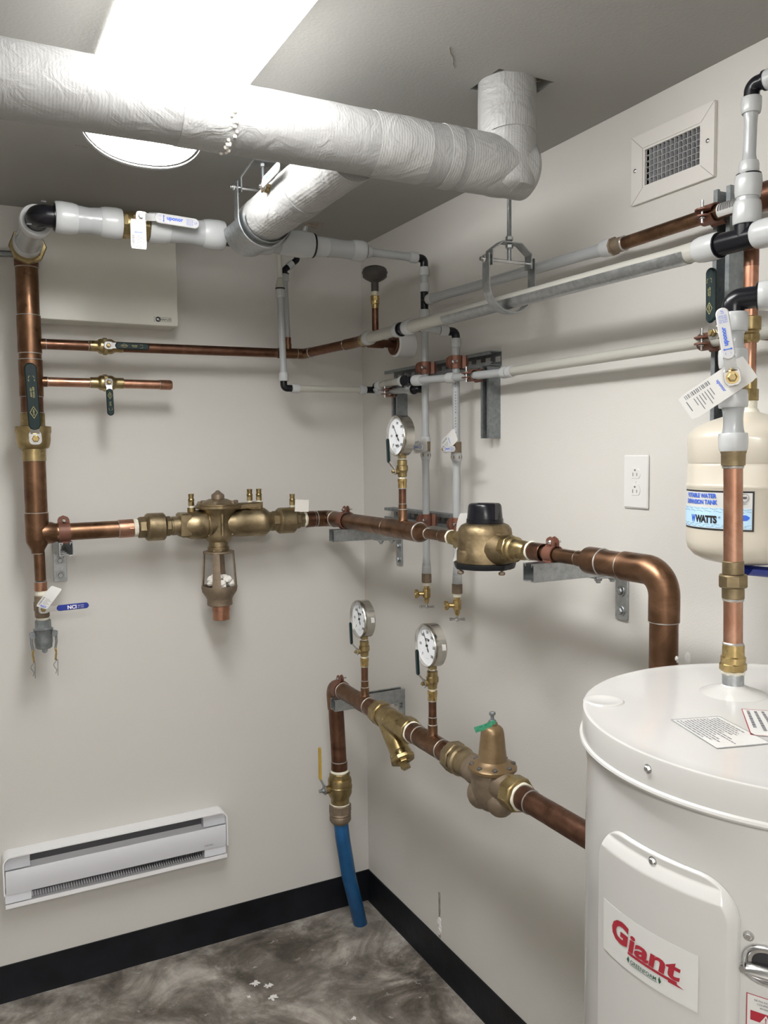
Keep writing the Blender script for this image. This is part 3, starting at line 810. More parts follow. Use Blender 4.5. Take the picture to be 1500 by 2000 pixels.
for q in (-1, 1):
    s = S().box((cx+q*0.031, RY-0.004, 1.232), (0.016, 0.013, 0.018), Matrix.Rotation(q*0.35, 3, 'Y')).cyl((cx+q*0.034, RY-0.012, 1.232), (cx+q*0.034, RY+0.006, 1.232), 0.007, 18)
    s.tube([(cx+q*0.036, RY-0.004, 1.228), (cx+q*0.036, RY-0.006, 1.205), (cx+q*0.0325, RY-0.008, 1.185)], 0.0035, 0.01, 12)
    s.build('cam_arm', 'galvanized_dull', cl)
    s = S().tube([(cx+q*0.0325, RY-0.009, 1.186), (cx+q*0.034, RY-0.009, 1.172), (cx+q*0.031, RY-0.009, 1.148)], 0.003, 0.01, 10)
    s.lathe((cx+q*0.0325, RY-0.012, 1.183), Y_, [(0, 0.004), (0.005, 0.004)], 16)
    s.build('pin_link', 'brass_bright', cl)
    pts = []
    for k in range(16):
        t = k/15; pts.append((cx+q*0.033+0.0055*math.cos(t*2.5*PI)*(1-0.4*t)-0.003, RY-0.009, 1.150-t*0.045))
    s = S().tube(pts, 0.0011, seg=8).tube([(cx+q*0.033-0.003+0.0055, RY-0.009, 1.150), (cx+q*0.033+0.0048, RY-0.009, 1.146), (cx+q*0.033+0.0035, RY-0.009, 1.098)], 0.0011, seg=8)
    s.build('safety_pin', 'galvanized_dull', cl)

# branch lines off the riser
b2 = thing('copper_branch_pipe', 'short capped copper branch off the riser, the lower of the two branches', 'pipe', (-0.97, RY, 2.010), 'copper branches off the riser')
pipe(b2, (-1.146, RY, 2.010), (-0.99, RY, 2.010), 0.0143, 'copper_bright')
pipe(b2, (-0.95, RY, 2.010), (-0.80, RY, 2.010), 0.0143, 'copper_bright')
S().lathe((-0.803, RY, 2.010), X_, [(0, 0.0150), (0.001, 0.0160), (0.034, 0.0160), (0.039, 0.013), (0.040, 0.006)], 32).build('cap', 'copper_bright', b2)
joint(b2, (-1.02, RY, 2.010), X_, 0.0143); joint(b2, (-0.918, RY, 2.010), X_, 0.0143); joint(b2, (-0.804, RY, 2.010), X_, 0.0148, 0.002)
def small_valve(label, c, A, gl):
    v = thing('branch_ball_valve', label, 'valve', c, 'green levered valves on the copper branches')
    ball_body(v, c, X_, 0.0235, 0.100, 0.0170, 'brass', N=-Y_)
    s = S().hex(Vector(c)-X_*0.012, Vector(c)+X_*0.002, 0.027, 0.002, 8); s.build('union_nut', 'brass', v)
    h, o, A_, B_, N_ = lever(v, Vector(c)+Vector((0, -0.031, 0)), -Y_, A, 0.024, 0.024, gl, 'grip_green', step=0.004, gt=0.009, gw=0.021)
    grip_mark(h, o, A_, B_, N_, gl, 0.021, 'ink_yellow', flip=1 if Vector(A).x > 0.5 else 1)
    return v
small_valve('small brass valve on the lower copper branch with its green lever hanging down', (-0.968, RY, 2.011), (0.02, 0, -1), 0.084)
b1 = thing('copper_branch_pipe', 'long copper branch line along the back wall from the riser to the room corner', 'pipe', (-0.7, RY, 2.126), 'copper branches off the riser')
pipe(b1, (-1.146, RY, 2.124), (-0.99, RY, 2.125), 0.0158, 'copper_dark')
pipe(b1, (-0.95, RY, 2.125), (-0.40, RY, 2.130), 0.0158, 'copper_dark')
joint(b1, (-1.020, RY, 2.125), X_, 0.0158); joint(b1, (-0.918, RY, 2.125), X_, 0.0158)
small_valve('small brass valve on the upper copper branch with its green lever pointing right', (-0.966, RY, 2.125), (1, 0, 0), 0.105)
NX, NY, NZ = -0.205, -0.385, 2.148
s = S().cyl((-0.395, RY, 2.130), (-0.325, RY, 2.131), 0.0178, 32, 0.001).cyl((-0.357, RY, 2.131), (-0.357, RY, 2.165), 0.0120, 24, 0.001)
s.build('tee', 'copper_aged', b1)
S().tube([(-0.335, RY, 2.131), (-0.300, RY, 2.131), (-0.288, -0.178, 2.133)], 0.0176, 0.02, 32).build('elbow', 'copper_aged', b1)
S().tube([(-0.290, -0.172, 2.133), (NX-0.012, NY+0.035, 2.146)], 0.0158, seg=32).build('pipe', 'copper_dark', b1)
joint(b1, (-0.287, -0.180, 2.133), (0.33, -1, 0.04), 0.0170); joint(b1, (-0.325, RY, 2.131), X_, 0.0170)
s = S().tube([(NX-0.018, NY+0.055, 2.145), (NX, NY, 2.148), (NX+0.004, NY-0.035, 2.150)], 0.0178, 0.02, 32).tube([(NX-0.004, NY+0.012, 2.148), (NX+0.030, NY+0.004, 2.148)], 0.0150, seg=28)
s.build('tee', 'copper_aged', b1); joint(b1, (NX-0.018, NY+0.055, 2.145), (0.3, -1, 0.04), 0.0172, 0.003)
S().cyl((NX+0.004, NY-0.033, 2.150), (NX+0.004, NY-0.062, 2.151), 0.0190, 32, 0.001).build('adapter', 'brass', b1)
pipe(b1, (NX+0.025, NY+0.002, 2.148), (-0.055, NY, 2.148), 0.0130, 'copper_dark')
s = S().cyl((-0.165, NY, 2.148), (-0.108, NY, 2.148), 0.0165, 28, 0.001).cyl((-0.137, NY, 2.148), (-0.137, NY, 2.185), 0.0135, 24, 0.001)
s.build('tee', 'copper_dark', b1)
S().lathe((-0.074, NY, 2.148), X_, [(0, 0.034), (0.003, 0.037), (0.007, 0.037)], 32).build('pipe_flange', 'copper_dark', b1)
# thin riser off the branch tee to the ceiling
tr = thing('thin_riser', 'thin white plastic riser from the copper branch tee up toward the ceiling hole', 'pipe', (-0.357, RY, 2.17))
S().cyl((-0.357, RY, 2.160), (-0.357, RY, 2.185), 0.0108, 24).build('adapter', 'copper_dark', tr)
S().tube([(-0.357, RY, 2.18), (-0.364, RY, 2.392)], 0.0095, seg=20).build('pipe', 'pex_pipe', tr)
ring(tr, (-0.3635, RY, 2.375), (-0.3645, RY, 2.402), 0.009, 0.0135)
S().tube([(-0.3645, RY, 2.400), (-0.3645, RY, 2.416), (-0.350, RY, 2.428)], 0.0105, 0.012, 20).lathe((-0.3645, RY, 2.401), Z_, [(0, 0.0155), (0.003, 0.0155)], 20).build('elbow', 'plastic_black', tr)
ring(tr, (-0.352, RY, 2.426), (-0.334, RY, 2.441), 0.009, 0.0135)
S().tube([(-0.335, RY, 2.440), (-0.318, RY, 2.454), (-0.318, RY, 2.47)], 0.0105, 0.012, 20).build('elbow', 'plastic_black', tr)
S().tube([(-0.318, RY, 2.465), (-0.285, RY-0.04, 2.60)], 0.0095, seg=20).build('pipe', 'pex_pipe', tr)
# round sleeve and vent cap
fs = S().lathe((-0.066, NY, 2.148), X_, [(0, 0.0405), (0.004, 0.0435), (0.0655, 0.0435)], 36)
tag(fs.build('wall_sleeve', 'heater_white', loc=(-0.04, NY, 2.148)), 'round white pipe sleeve on the right wall behind the copper flange', 'pipe sleeve')
s = thing('air_vent', 'dark grey mushroom shaped vent cap on a brass fitting near the corner', 'vent cap', (-0.137, NY, 2.30))
S().lathe((-0.137, NY, 2.318), Z_, [(0, 0.0125), (0.030, 0.0125), (0.034, 0.020), (0.041, 0.033), (0.047, 0.0400), (0.060, 0.0410), (0.0605, 0.0432), (0.0635, 0.0432), (0.064, 0.0410), (0.072, 0.0400), (0.078, 0.034), (0.083, 0.020), (0.086, 0.004)], 36).build('vent_head', 'rubber_grey', s)
teflon(s, (-0.137, NY, 2.304), (-0.137, NY, 2.320), 0.0120)
S().hex((-0.137, NY, 2.288), (-0.137, NY, 2.304), 0.0160, 0.001, 8).lathe((-0.137, NY, 2.262), Z_, [(0, 0.0125), (0.012, 0.0125), (0.014, 0.014), (0.026, 0.0145)], 24).build('adapter', 'brass_bright', s)
pipe(s, (-0.137, NY, 2.180), (-0.137, NY, 2.264), 0.0112, 'copper_dark')

# thin white drop beside it
dx = -0.408; dy = -0.215
dr = thing('white_drop_pipe', 'white plastic pipe dropping from the ceiling and turning right into the corner', 'pipe', (dx, dy, 2.0))
S().tube([(dx-0.004, dy, CEIL+0.03), (dx, dy, 2.372)], 0.0088, seg=20).lathe((dx, dy, 2.338), Z_, [(0, 0.0152), (0.008, 0.0150), (0.030, 0.0088)], 24).build('pipe', 'pex_pipe_warm', dr)
S().lathe((dx, dy, 2.335), Z_, [(0, 0.0165), (0.003, 0.0165)], 24).build('stop_collar', 'plastic_black', dr)
ring(dr, (dx, dy, 2.308), (dx, dy, 2.334), 0.0112, 0.0165)
neck(dr, (dx, dy, 2.310), (dx+0.006, dy, 2.050), 0.0112, 1.15)
ring(dr, (dx+0.006, dy, 2.028), (dx+0.006, dy, 2.056), 0.0112, 0.0165)
S().tube([(dx+0.006, dy, 2.030), (dx+0.006, dy, 2.004), (dx+0.034, dy, 2.004)], 0.0118, 0.014, 24).build('elbow', 'plastic_black', dr)
ring(dr, (dx+0.034, dy, 2.004), (dx+0.060, dy, 2.004), 0.0112, 0.0165)
neck(dr, (dx+0.058, dy, 2.004), (-0.112, dy, 2.006), 0.0112, 1.12, mat='pex_pipe_warm')
ring(dr, (-0.118, dy, 2.006), (-0.092, dy, 2.006), 0.0112, 0.0160)

# ---------------------------------------------------------------- main line along the back wall (z 1.548)
ML = 1.548
ml = thing('copper_main_pipe', 'brown copper main from the riser tee to the backflow preventer', 'pipe', (-1.0, RY, ML))
S().cyl((-1.128, RY, ML-0.002), (-0.945, RY, ML-0.001), 0.0270, 40).build('pipe', 'copper_aged', ml)
sleeve(ml, (-0.948, RY, ML-0.001), (-0.902, RY, ML), 0.0275, 'copper_bright', 'adapter', joints=(0,))
S().hex((-0.918, RY, ML), (-0.903, RY, ML), 0.0300, 0.001, 10).build('adapter_nut', 'copper_bright', ml)
bf = thing('backflow_preventer', 'brass reduced pressure backflow preventer on the back wall main line', 'backflow preventer', (-0.62, RY, ML))
teflon(bf, (-0.903, RY, ML), (-0.888, RY, ML), 0.0295)
def inline_valve(root, xa, xb, sgn):
    L = xb-xa
    s = S().hex((xa, RY, ML), (xa+0.024, RY, ML), 0.036, 0.003, 8, 0.2)
    s.lathe((xa+0.020, RY, ML), X_, [(0, 0.033), (0.004, 0.041), (0.010, 0.0455), (L-0.050, 0.0455), (L-0.045, 0.041), (L-0.042, 0.033)], 40)
    s.hex((xb-0.024, RY, ML), (xb-0.006, RY, ML), 0.034, 0.003, 8, 0.2).cyl((xb-0.01, RY, ML), (xb+0.012, RY, ML), 0.027)
    return s.build('shutoff_valve', 'bronze_cast', root)
inline_valve(bf, -0.886, -0.776, 1)
s = S().box((-0.738, RY, ML+0.002), (0.034, 0.074, 0.080), None, 0.006).cyl((-0.776, RY, ML), (-0.745, RY, ML), 0.031)
s.lathe((-0.752, RY, ML), X_, [(0, 0.030), (0.012, 0.036), (0.035, 0.047), (0.060, 0.0500), (0.085, 0.0485), (0.090, 0.044), (0.094, 0.044), (0.098, 0.0475), (0.108, 0.046), (0.125, 0.043)], 40)
s.build('inlet_chamber', 'bronze_cast', bf)
s = S().lathe((-0.620, RY, 1.488), Z_, [(0, 0.036), (0.006, 0.042), (0.022, 0.0455), (0.070, 0.0455), (0.092, 0.050), (0.104, 0.060), (0.112, 0.064)], 40)
for k in range(6):
    a = PI/6+k*PI/3; s.cyl((-0.620+0.047*math.cos(a), RY+0.047*math.sin(a), 1.510), (-0.620+0.047*math.cos(a), RY+0.047*math.sin(a), 1.60), 0.006, 12)
s.build('centre_body', 'bronze_cast', bf)
s = S().lathe((-0.620, RY, 1.600), Z_, [(0, 0.072), (0.002, 0.075), (0.010, 0.075), (0.012, 0.070), (0.016, 0.070), (0.019, 0.066), (0.026, 0.045), (0.032, 0.030)], 40, fn=lambda t, a, r: r*(1+0.07*max(0, math.cos(6*a+0.5))))
s.build('cover_plate', 'bronze_cast', bf)
for k in range(6):
    a = k*PI/3+0.1; S().hex((-0.620+0.064*math.cos(a), RY+0.064*math.sin(a), 1.614), (-0.620+0.064*math.cos(a), RY+0.064*math.sin(a), 1.626), 0.0085).build('cover_bolt', 'bronze_dull', bf)
S().lathe((-0.620, RY, 1.625), Z_, [(0, 0.022), (0.018, 0.022), (0.022, 0.021), (0.030, 0.010), (0.036, 0.004)], 28).build('cover_knob', 'bronze_dull', bf)
s = S().lathe((-0.598, RY, ML), X_, [(0, 0.040), (0.020, 0.045), (0.05, 0.0485), (0.120, 0.0480), (0.124, 0.0500), (0.140, 0.0480), (0.150, 0.041), (0.160, 0.033), (0.178, 0.031)], 40)
s.box((-0.492, RY+0.006, 1.600), (0.036, 0.045, 0.034), None, 0.003)
s.build('outlet_chamber', 'bronze_cast', bf)
S().box((-0.530, RY-0.004, 1.606), (0.090, 0.052, 0.020), Matrix.Rotation(-0.05, 3, 'Y'), 0.004).build('side_cover', 'bronze_cast', bf)
inline_valve(bf, -0.432, -0.322, -1)
teflon(bf, (-0.316, RY, ML), (-0.302, RY, ML), 0.0290)
for (x, z, q) in ((-0.711, 1.612, 0), (-0.508, 1.622, 0), (-0.475, 1.622, 1), (-0.352, 1.600, 1)):
    s = S().cyl((x, RY, z-0.030), (x, RY, z-0.006), 0.0135, 20).hex((x, RY, z), (x, RY, z+0.014), 0.0100, 0.001).lathe((x, RY, z+0.012), Z_, [(0, 0.008), (0.006, 0.0105), (0.010, 0.0105), (0.013, 0.0085), (0.028, 0.0095)], 18)
    s.build('test_cock', 'brass', bf)
    S().cyl((x, RY, z-0.006), (x, RY, z+0.001), 0.0085, 16).build('thread_tape', 'teflon', bf)
# relief vent and air gap
s = S().lathe((-0.622, RY, 1.452), Z_, [(0, 0.034), (0.008, 0.036), (0.018, 0.036), (0.020, 0.032), (0.040, 0.032)], 32)
s.hex((-0.622, RY, 1.455), (-0.622, RY, 1.464), 0.038, 0.002, 8)
s.build('relief_port', 'bronze_cast', bf)
ag = thing('air_gap_drain', 'dull bronze air gap cage hanging under the backflow preventer', 'drain funnel', (-0.622, RY, 1.27))
s = S().lathe((-0.622, RY, 1.270), Z_, [(0, 0.040), (0.002, 0.0425), (0.022, 0.0425), (0.030, 0.046), (0.048, 0.058), (0.062, 0.0605), (0.068, 0.0600), (0.068, 0.054), (0.050, 0.050), (0.035, 0.036), (0.030, 0.020)], 40)
s.lathe((-0.622, RY, 1.449), Z_, [(0, 0.052), (0.002, 0.053), (0.006, 0.052)], 40)
for k in range(4):
    a0 = PI/4+k*PI/2+0.35
    def leg(u, v, w, a0=a0):
        a = a0+(u-0.5)*0.40*(1.0+0.25*(1-v)); r = 0.0595*(1-v)+0.052*v
        return (-0.622+(r-0.004+w)*math.cos(a), RY+(r-0.004+w)*math.sin(a), 1.336+v*0.116)
    s.sheet(5, 6, leg, 0.004)
s.build('cage', 'bronze_dull', ag)
S().lathe((-0.618, RY, 1.220), Z_, [(0, 0.0275), (0.001, 0.0285), (0.030, 0.0285), (0.031, 0.0305), (0.052, 0.0305)], 36).build('drain_stub', 'copper_bright', ag)
s = S(); rr = random.Random(5)
for k in range(34):
    a = rr.uniform(0, 2*PI); r = rr.uniform(0.0, 0.043)
    c = Vector((-0.622+r*math.cos(a), RY+r*math.sin(a), 1.342+rr.uniform(-0.004, 0.026)*(1.3-r/0.05)))
    s.ball(c, 0.015, 8, (rr.uniform(0.6, 1.1), rr.uniform(0.6, 1.1), rr.uniform(0.5, 1.1)))
s.v = [v+Vector((noise.noise(v*90), noise.noise(v*90+Vector((5, 0, 0))), noise.noise(v*90+Vector((0, 9, 0)))))*0.006 for v in s.v]
tag(s.build('crumpled_paper', 'paper_white', smooth=15, loc=(-0.622, RY, 1.33)), 'crumpled off-white paper stuffed in the bronze air gap cage', 'paper')
ct = card_tag('blank white card tag tied above the right end of the backflow preventer', (-0.332, RY-0.052, 1.606), (1, 0.05, -0.02), (0.02, 0.1, 1), (0, -1, 0.08), 0.050, 0.042, word=False) if False else None
c = S().box((-0.332, RY-0.040, 1.600), (0.052, 0.0008, 0.042), Matrix.Rotation(0.06, 3, 'Y'))
tag(c.build('blank_tag', 'paper_white', loc=(-0.332, RY-0.040, 1.600)), 'blank white card tag above the right end of the backflow preventer', 'tag')

# ================================================================== main line along the right wall
AX, AZ = -0.212, 1.549
def A_(y, z=AZ): return (AX, y, z)
am = thing('copper_main_pipe', 'thick brown copper main from the back corner elbow forward to the water meter', 'pipe', A_(-0.5))
s = S().tube([(-0.262, RY, ML), (AX, RY, ML), (AX, -0.196, ML)], 0.0290, 0.045, 40, 8); s.build('elbow', 'copper_aged', am)
sleeve(am, (-0.302, RY, ML), (-0.272, RY, ML), 0.0272, 'copper_dark', 'adapter', joints=(1,))
S().cyl((-0.275, RY, ML), (-0.255, RY, ML), 0.027, 40).build('pipe', 'copper_dark', am)
joint(am, (-0.262, RY, ML), X_, 0.0285, 0.003); joint(am, (AX, -0.197, ML), Y_, 0.0285, 0.003)
pipe(am, A_(-0.19), A_(-0.62), 0.0270, 'copper_aged')
s = S().cyl(A_(-0.600), A_(-0.803), 0.0292, 40, 0.001).lathe(A_(-0.701, AZ+0.015), Z_, [(0, 0.020), (0.010, 0.0178), (0.016, 0.0140), (0.046, 0.0138)], 32)
s.build('tee', 'copper_aged', am)
joint(am, A_(-0.600), Y_, 0.0282); joint(am, A_(-0.804), Y_, 0.0290, 0.004); joint(am, A_(-0.701, AZ+0.0615), Z_, 0.0130, 0.003)
s = S().lathe(A_(-0.804), -Y_, [(0, 0.0272), (0.012, 0.0268), (0.026, 0.022), (0.036, 0.0165), (0.044, 0.0162)], 40); s.build('reducer', 'copper_aged', am)
joint(am, A_(-0.8485), Y_, 0.0155, 0.003)
pipe(am, A_(-0.84), A_(-0.935), 0.0147, 'copper_aged')
sleeve(am, A_(-0.925), A_(-0.970), 0.0152, 'copper_aged', 'adapter', joints=(0,))
teflon(am, A_(-0.968), A_(-0.980), 0.0205)

m = thing('water_meter', 'bronze water meter with a black register cap on the right wall main line', 'water meter', A_(-1.14))
MY = -1.138
s = S().lathe((AX, -0.980, AZ), -Y_, [(0, 0.019), (0.018, 0.020), (0.030, 0.016), (0.045, 0.020), (0.05, 0.031), (0.085, 0.034)], 32)
s.hex(A_(-1.022), A_(-1.050), 0.032, 0.002, 8)
s.build('inlet_nut', 'brass', m)
s = S().lathe((AX, MY, 1.499), Z_, [(0, 0.070), (0.002, 0.0725), (0.030, 0.0725), (0.034, 0.0700), (0.074, 0.0695), (0.086, 0.0675), (0.095, 0.0610), (0.100, 0.051), (0.102, 0.042)], 48, fn=lambda t, a, r: r*(1+(0.045*max(0, math.cos(4*a))**6 if t < 0.032 else 0)))
s.lathe((AX, MY-0.035, AZ-0.012), -Y_, [(0, 0.045), (0.040, 0.038), (0.070, 0.030), (0.082, 0.026), (0.095, 0.025)], 32, fn=lambda t, a, r: r)
s.box((AX, MY-0.062, AZ+0.024), (0.028, 0.05, 0.012), None, 0.004)
s.build('meter_body', 'bronze_meter', m)
s = S().hex(A_(-1.232, AZ-0.006), A_(-1.258, AZ-0.004), 0.034, 0.002, 8).lathe((AX, -1.258, AZ-0.004), -Y_, [(0, 0.0305), (0.010, 0.030), (0.014, 0.0255), (0.050, 0.023), (0.056, 0.019), (0.060, 0.021), (0.070, 0.021)], 32)
s.build('outlet_nut', 'brass', m)
s = S().lathe((AX, MY, 1.483), Z_, [(0, 0.055), (0.003, 0.076), (0.012, 0.079), (0.0165, 0.079)], 48, fn=lambda t, a, r: r*(1+(0.09*max(0, math.cos(4*a))**4 if r > 0.06 else 0)))
s.build('bottom_plate', 'plastic_black_matte', m)
for k in range(4):
    a = k*PI/2; S().cyl((AX+0.074*math.cos(a), MY+0.074*math.sin(a), 1.476), (AX+0.074*math.cos(a), MY+0.074*math.sin(a), 1.498), 0.0035, 12).hex((AX+0.074*math.cos(a), MY+0.074*math.sin(a), 1.474), (AX+0.074*math.cos(a), MY+0.074*math.sin(a), 1.482), 0.0085).build('plate_bolt', 'bronze_dull', m)
s = S().lathe((AX, MY, 1.598), Z_, [(0, 0.0465), (0.004, 0.0475), (0.013, 0.0470), (0.014, 0.0455), (0.045, 0.0425), (0.050, 0.040), (0.052, 0.036)], 44)
s.build('register_cap', 'plastic_black', m)
S().box((AX-0.004, MY-0.022, 1.630), (0.030, 0.052, 0.044), Matrix.Rotation(0.5, 3, 'Z'), 0.003).build('register_lid', 'plastic_black', m)
mt = S().sheet(6, 10, lambda u, v, w: Vector((-0.232, -1.043, 1.492+v*0.128))+Vector((0.888, -0.46, 0))*(-0.016+0.040*u+0.022*v+0.005*math.sin(v*6))+Vector((-0.46, -0.888, 0))*(w+0.004*math.sin(v*8+u*2)), 0.0008)
tag(mt.build('paper_tag', 'tag_card', loc=(AX-0.07, -1.04, 1.54)), 'crinkled white paper tag hanging beside the inlet of the water meter', 'tag')

# after the meter: reducer, big elbow, drop
dn = thing('copper_main_pipe', 'copper main from the water meter to the big elbow that drops behind the tank', 'pipe', A_(-1.5))
teflon(dn, A_(-1.3290, AZ-0.002), A_(-1.3360, AZ-0.002), 0.0240)
sleeve(dn, A_(-1.336, AZ-0.002), A_(-1.378, AZ-0.002), 0.0195, 'copper_dark', 'adapter', joints=())
pipe(dn, A_(-1.375, AZ-0.002), A_(-1.525, AZ-0.002), 0.0160, 'copper_aged')
joint(dn, A_(-1.497, AZ-0.002), Y_, 0.0162, 0.003)
s = S().lathe(A_(-1.497, AZ-0.002), -Y_, [(0, 0.0165), (0.001, 0.0175), (0.024, 0.0175), (0.032, 0.0280), (0.037, 0.0292), (0.078, 0.0292)], 40)
s.build('reducer', 'copper_aged', dn); joint(dn, A_(-1.5755, AZ-0.002), Y_, 0.0285, 0.003)
pipe(dn, A_(-1.57, AZ-0.002), A_(-1.645, AZ-0.002), 0.0270, 'copper_aged')
joint(dn, A_(-1.6375, AZ-0.002), Y_, 0.0285, 0.005)
DY = -1.746
s = S().tube([A_(-1.638, AZ-0.002), A_(DY, AZ-0.002), A_(DY, 1.452)], 0.0296, 0.072, 44, 14)
s.lathe(A_(DY, 1.452), -Z_, [(0, 0.0296), (0.001, 0.0303), (0.012, 0.0303)], 44) if False else None
s.build('elbow', 'copper_aged', dn); joint(dn, A_(DY, 1.451), Z_, 0.0285, 0.003)
S().tube([A_(DY, 1.455), A_(DY, 0.963), (-0.247, -1.66, 0.958)], 0.0272, 0.06, 40).build('pipe', 'copper_aged', dn)
for (p, r) in (((AX+0.006, DY-0.027, 1.384), 0.0045), ((AX+0.010, DY-0.0255, 1.378), 0.0035)):
    S().ball(p, r, 10, (1, 1, 1.1)).build('paint_blob', 'plaster_patch', dn)

# ---------------------------------------------------------------- lower line
LX, LZ = -0.247, 0.962
def L_(y, z=LZ): return (LX, y, z)
lw = thing('copper_supply_pipe', 'lower copper line rising from the blue hose then running forward along the right wall', 'pipe', L_(-0.6))
LRY = -0.245
S().tube([(LX+0.006, LRY, 0.88), (LX, LRY, LZ), (LX, LRY-0.075, LZ)], 0.0290, 0.05, 40, 10).build('elbow', 'copper_aged', lw)
S().cyl((LX+0.016, LRY, 0.675), (LX+0.006, LRY, 0.895), 0.0270, 40).build('pipe', 'copper_dark', lw)
joint(lw, (LX, LRY-0.076, LZ), Y_, 0.0282); joint(lw, (LX+0.016, LRY, 0.686), Z_, 0.0275, 0.003)
sleeve(lw, (LX+0.016, LRY, 0.655), (LX+0.016, LRY, 0.684), 0.0274, 'copper_dark', 'adapter', joints=())
pipe(lw, L_(-0.30), L_(-0.56), 0.0270, 'copper_aged')
def ltee(y0, yb, y1):
    s = S().cyl(L_(y0), L_(y1), 0.0292, 40, 0.001).lathe(L_(yb, LZ+0.015), Z_, [(0, 0.019), (0.010, 0.0165), (0.015, 0.0138), (0.041, 0.0138)], 32)
    s.build('tee', 'copper_aged', lw); joint(lw, L_(y1), Y_, 0.0285, 0.003); joint(lw, L_(yb, LZ+0.0565), Z_, 0.0130, 0.003)
ltee(-0.46, -0.495, -0.525)
sleeve(lw, L_(-0.552), L_(-0.580), 0.0276, 'copper_dark', 'adapter', joints=())
sleeve(lw, L_(-0.815), L_(-0.850), 0.0276, 'copper_dark', 'adapter', joints=(1,))
pipe(lw, L_(-0.845), L_(-1.03), 0.0270, 'copper_aged')
ltee(-0.872, -0.928, -0.980)
sleeve(lw, L_(-0.995), L_(-1.022), 0.0276, 'copper_dark', 'adapter', joints=())
sleeve(lw, L_(-1.345), L_(-1.378), 0.0276, 'copper_dark', 'adapter', joints=(1,))
pipe(lw, L_(-1.375), L_(-1.665), 0.0270, 'copper_dark')

# Y strainer
st = thing('y_strainer', 'brass Y strainer on the lower copper line between the two lower gauges', 'strainer', L_(-0.7))
s = S().hex(L_(-0.583), L_(-0.628), 0.0385, 0.003, 8, 0.3).lathe(L_(-0.62), -Y_, [(0, 0.030), (0.02, 0.034), (0.08, 0.034), (0.13, 0.033), (0.16, 0.032)], 36).hex(L_(-0.765), L_(-0.808), 0.0385, 0.003, 8, 0.3)
p0, p1 = Vector(L_(-0.655, LZ-0.005)), Vector(L_(-0.752, LZ-0.104))
d = (p1-p0).normalized()
s.lathe(p0, d, [(0, 0.034), (0.06, 0.0325), (0.110, 0.0305), (0.115, 0.034), (0.134, 0.034)], 32)
s.build('strainer_body', 'brass', st)
s = S().hex(p0+d*0.126, p0+d*0.142, 0.039, 0.003, 8).hex(p0+d*0.141, p0+d*0.148, 0.023, 0.001, 8).hex(p0+d*0.146, p0+d*0.166, 0.0165, 0.001, 4)
s.build('clean_out_plug', 'brass', st)
teflon(lw, L_(-0.578), L_(-0.585), 0.0315); teflon(lw, L_(-0.808), L_(-0.816), 0.0325)

# pressure regulator
rg = thing('pressure_regulator', 'brown bell topped pressure reducing valve on the lower copper line by the tank', 'pressure regulator', L_(-1.2))
GY = -1.220
s = S().hex(L_(-1.028), L_(-1.060), 0.0425, 0.003, 8, 0.3).lathe(L_(-1.058), -Y_, [(0, 0.034), (0.010, 0.040), (0.022, 0.040), (0.026, 0.035), (0.10, 0.036)], 36)
s.build('union_nut', 'bronze_cast', rg)
s = S().lathe((LX, GY, LZ-0.078), Z_, [(0, 0.016), (0.006, 0.030), (0.014, 0.0385), (0.030, 0.046), (0.055, 0.053), (0.085, 0.055), (0.100, 0.052), (0.104, 0.056), (0.110, 0.0585)], 44, fn=lambda t, a, r: r*(1+0.05*math.cos(2*a)) if t < 0.09 else r)
s.lathe(L_(-1.13), -Y_, [(0, 0.036), (0.03, 0.040), (0.12, 0.040), (0.15, 0.035), (0.17, 0.033)], 36)
s.ball((LX-0.010, GY+0.036, LZ-0.046), 0.036, 24, (1, 1, 1.1)).ball((LX, GY-0.034, LZ-0.042), 0.037, 24, (1, 1, 1.1))
s.build('valve_body', 'bronze_dull', rg)
s = S().hex(L_(-1.298), L_(-1.338), 0.0430, 0.003, 8, 0.2); s.build('union_nut', 'brass', rg)
s = S().lathe((LX, GY, LZ+0.026), Z_, [(0, 0.0590), (0.002, 0.0610), (0.009, 0.0610), (0.013, 0.057), (0.017, 0.047), (0.026, 0.0370), (0.036, 0.0350), (0.095, 0.0290), (0.104, 0.0265), (0.110, 0.021), (0.113, 0.0135), (0.119, 0.0130)], 44)
s.build('spring_bonnet', 'bronze_paint', rg)
for k in range(8):
    a = k*PI/4+0.3; c = Vector((LX+0.0515*math.cos(a), GY+0.0515*math.sin(a), LZ+0.036))
    S().hex(c, c+Z_*0.009, 0.0068).build('flange_bolt', 'rubber_grey', rg)
s = S().hex((LX, GY, LZ+0.145), (LX, GY, LZ+0.153), 0.0095).cyl((LX, GY, LZ+0.150), (LX, GY, LZ+0.164), 0.0045, 14).hex((LX, GY, LZ+0.164), (LX, GY, LZ+0.173), 0.0080)
s.build('adjusting_screw', 'galvanized_dull', rg)
gD = Vector((-0.84, 0.42, -0.36)); gW = Vector((-0.30, 0.10, 0.95))
gt = S().sheet(4, 10, lambda u, v, w: Vector((LX, GY, LZ+0.146))+gD*(0.054*v-0.006)+gW*((u-0.5)*0.015)+Vector((-0.4, -0.9, 0.1))*(w+0.010+0.004*math.sin(v*4)), 0.0008)
c = tag(gt.build('regulator_tag', 'tag_green', loc=(LX-0.02, GY+0.01, LZ+0.14)), 'green printed paper tag round the top screw of the pressure regulator', 'tag')
teflon(lw, L_(-1.020), L_(-1.029), 0.0345); teflon(lw, L_(-1.338), L_(-1.347), 0.0345)

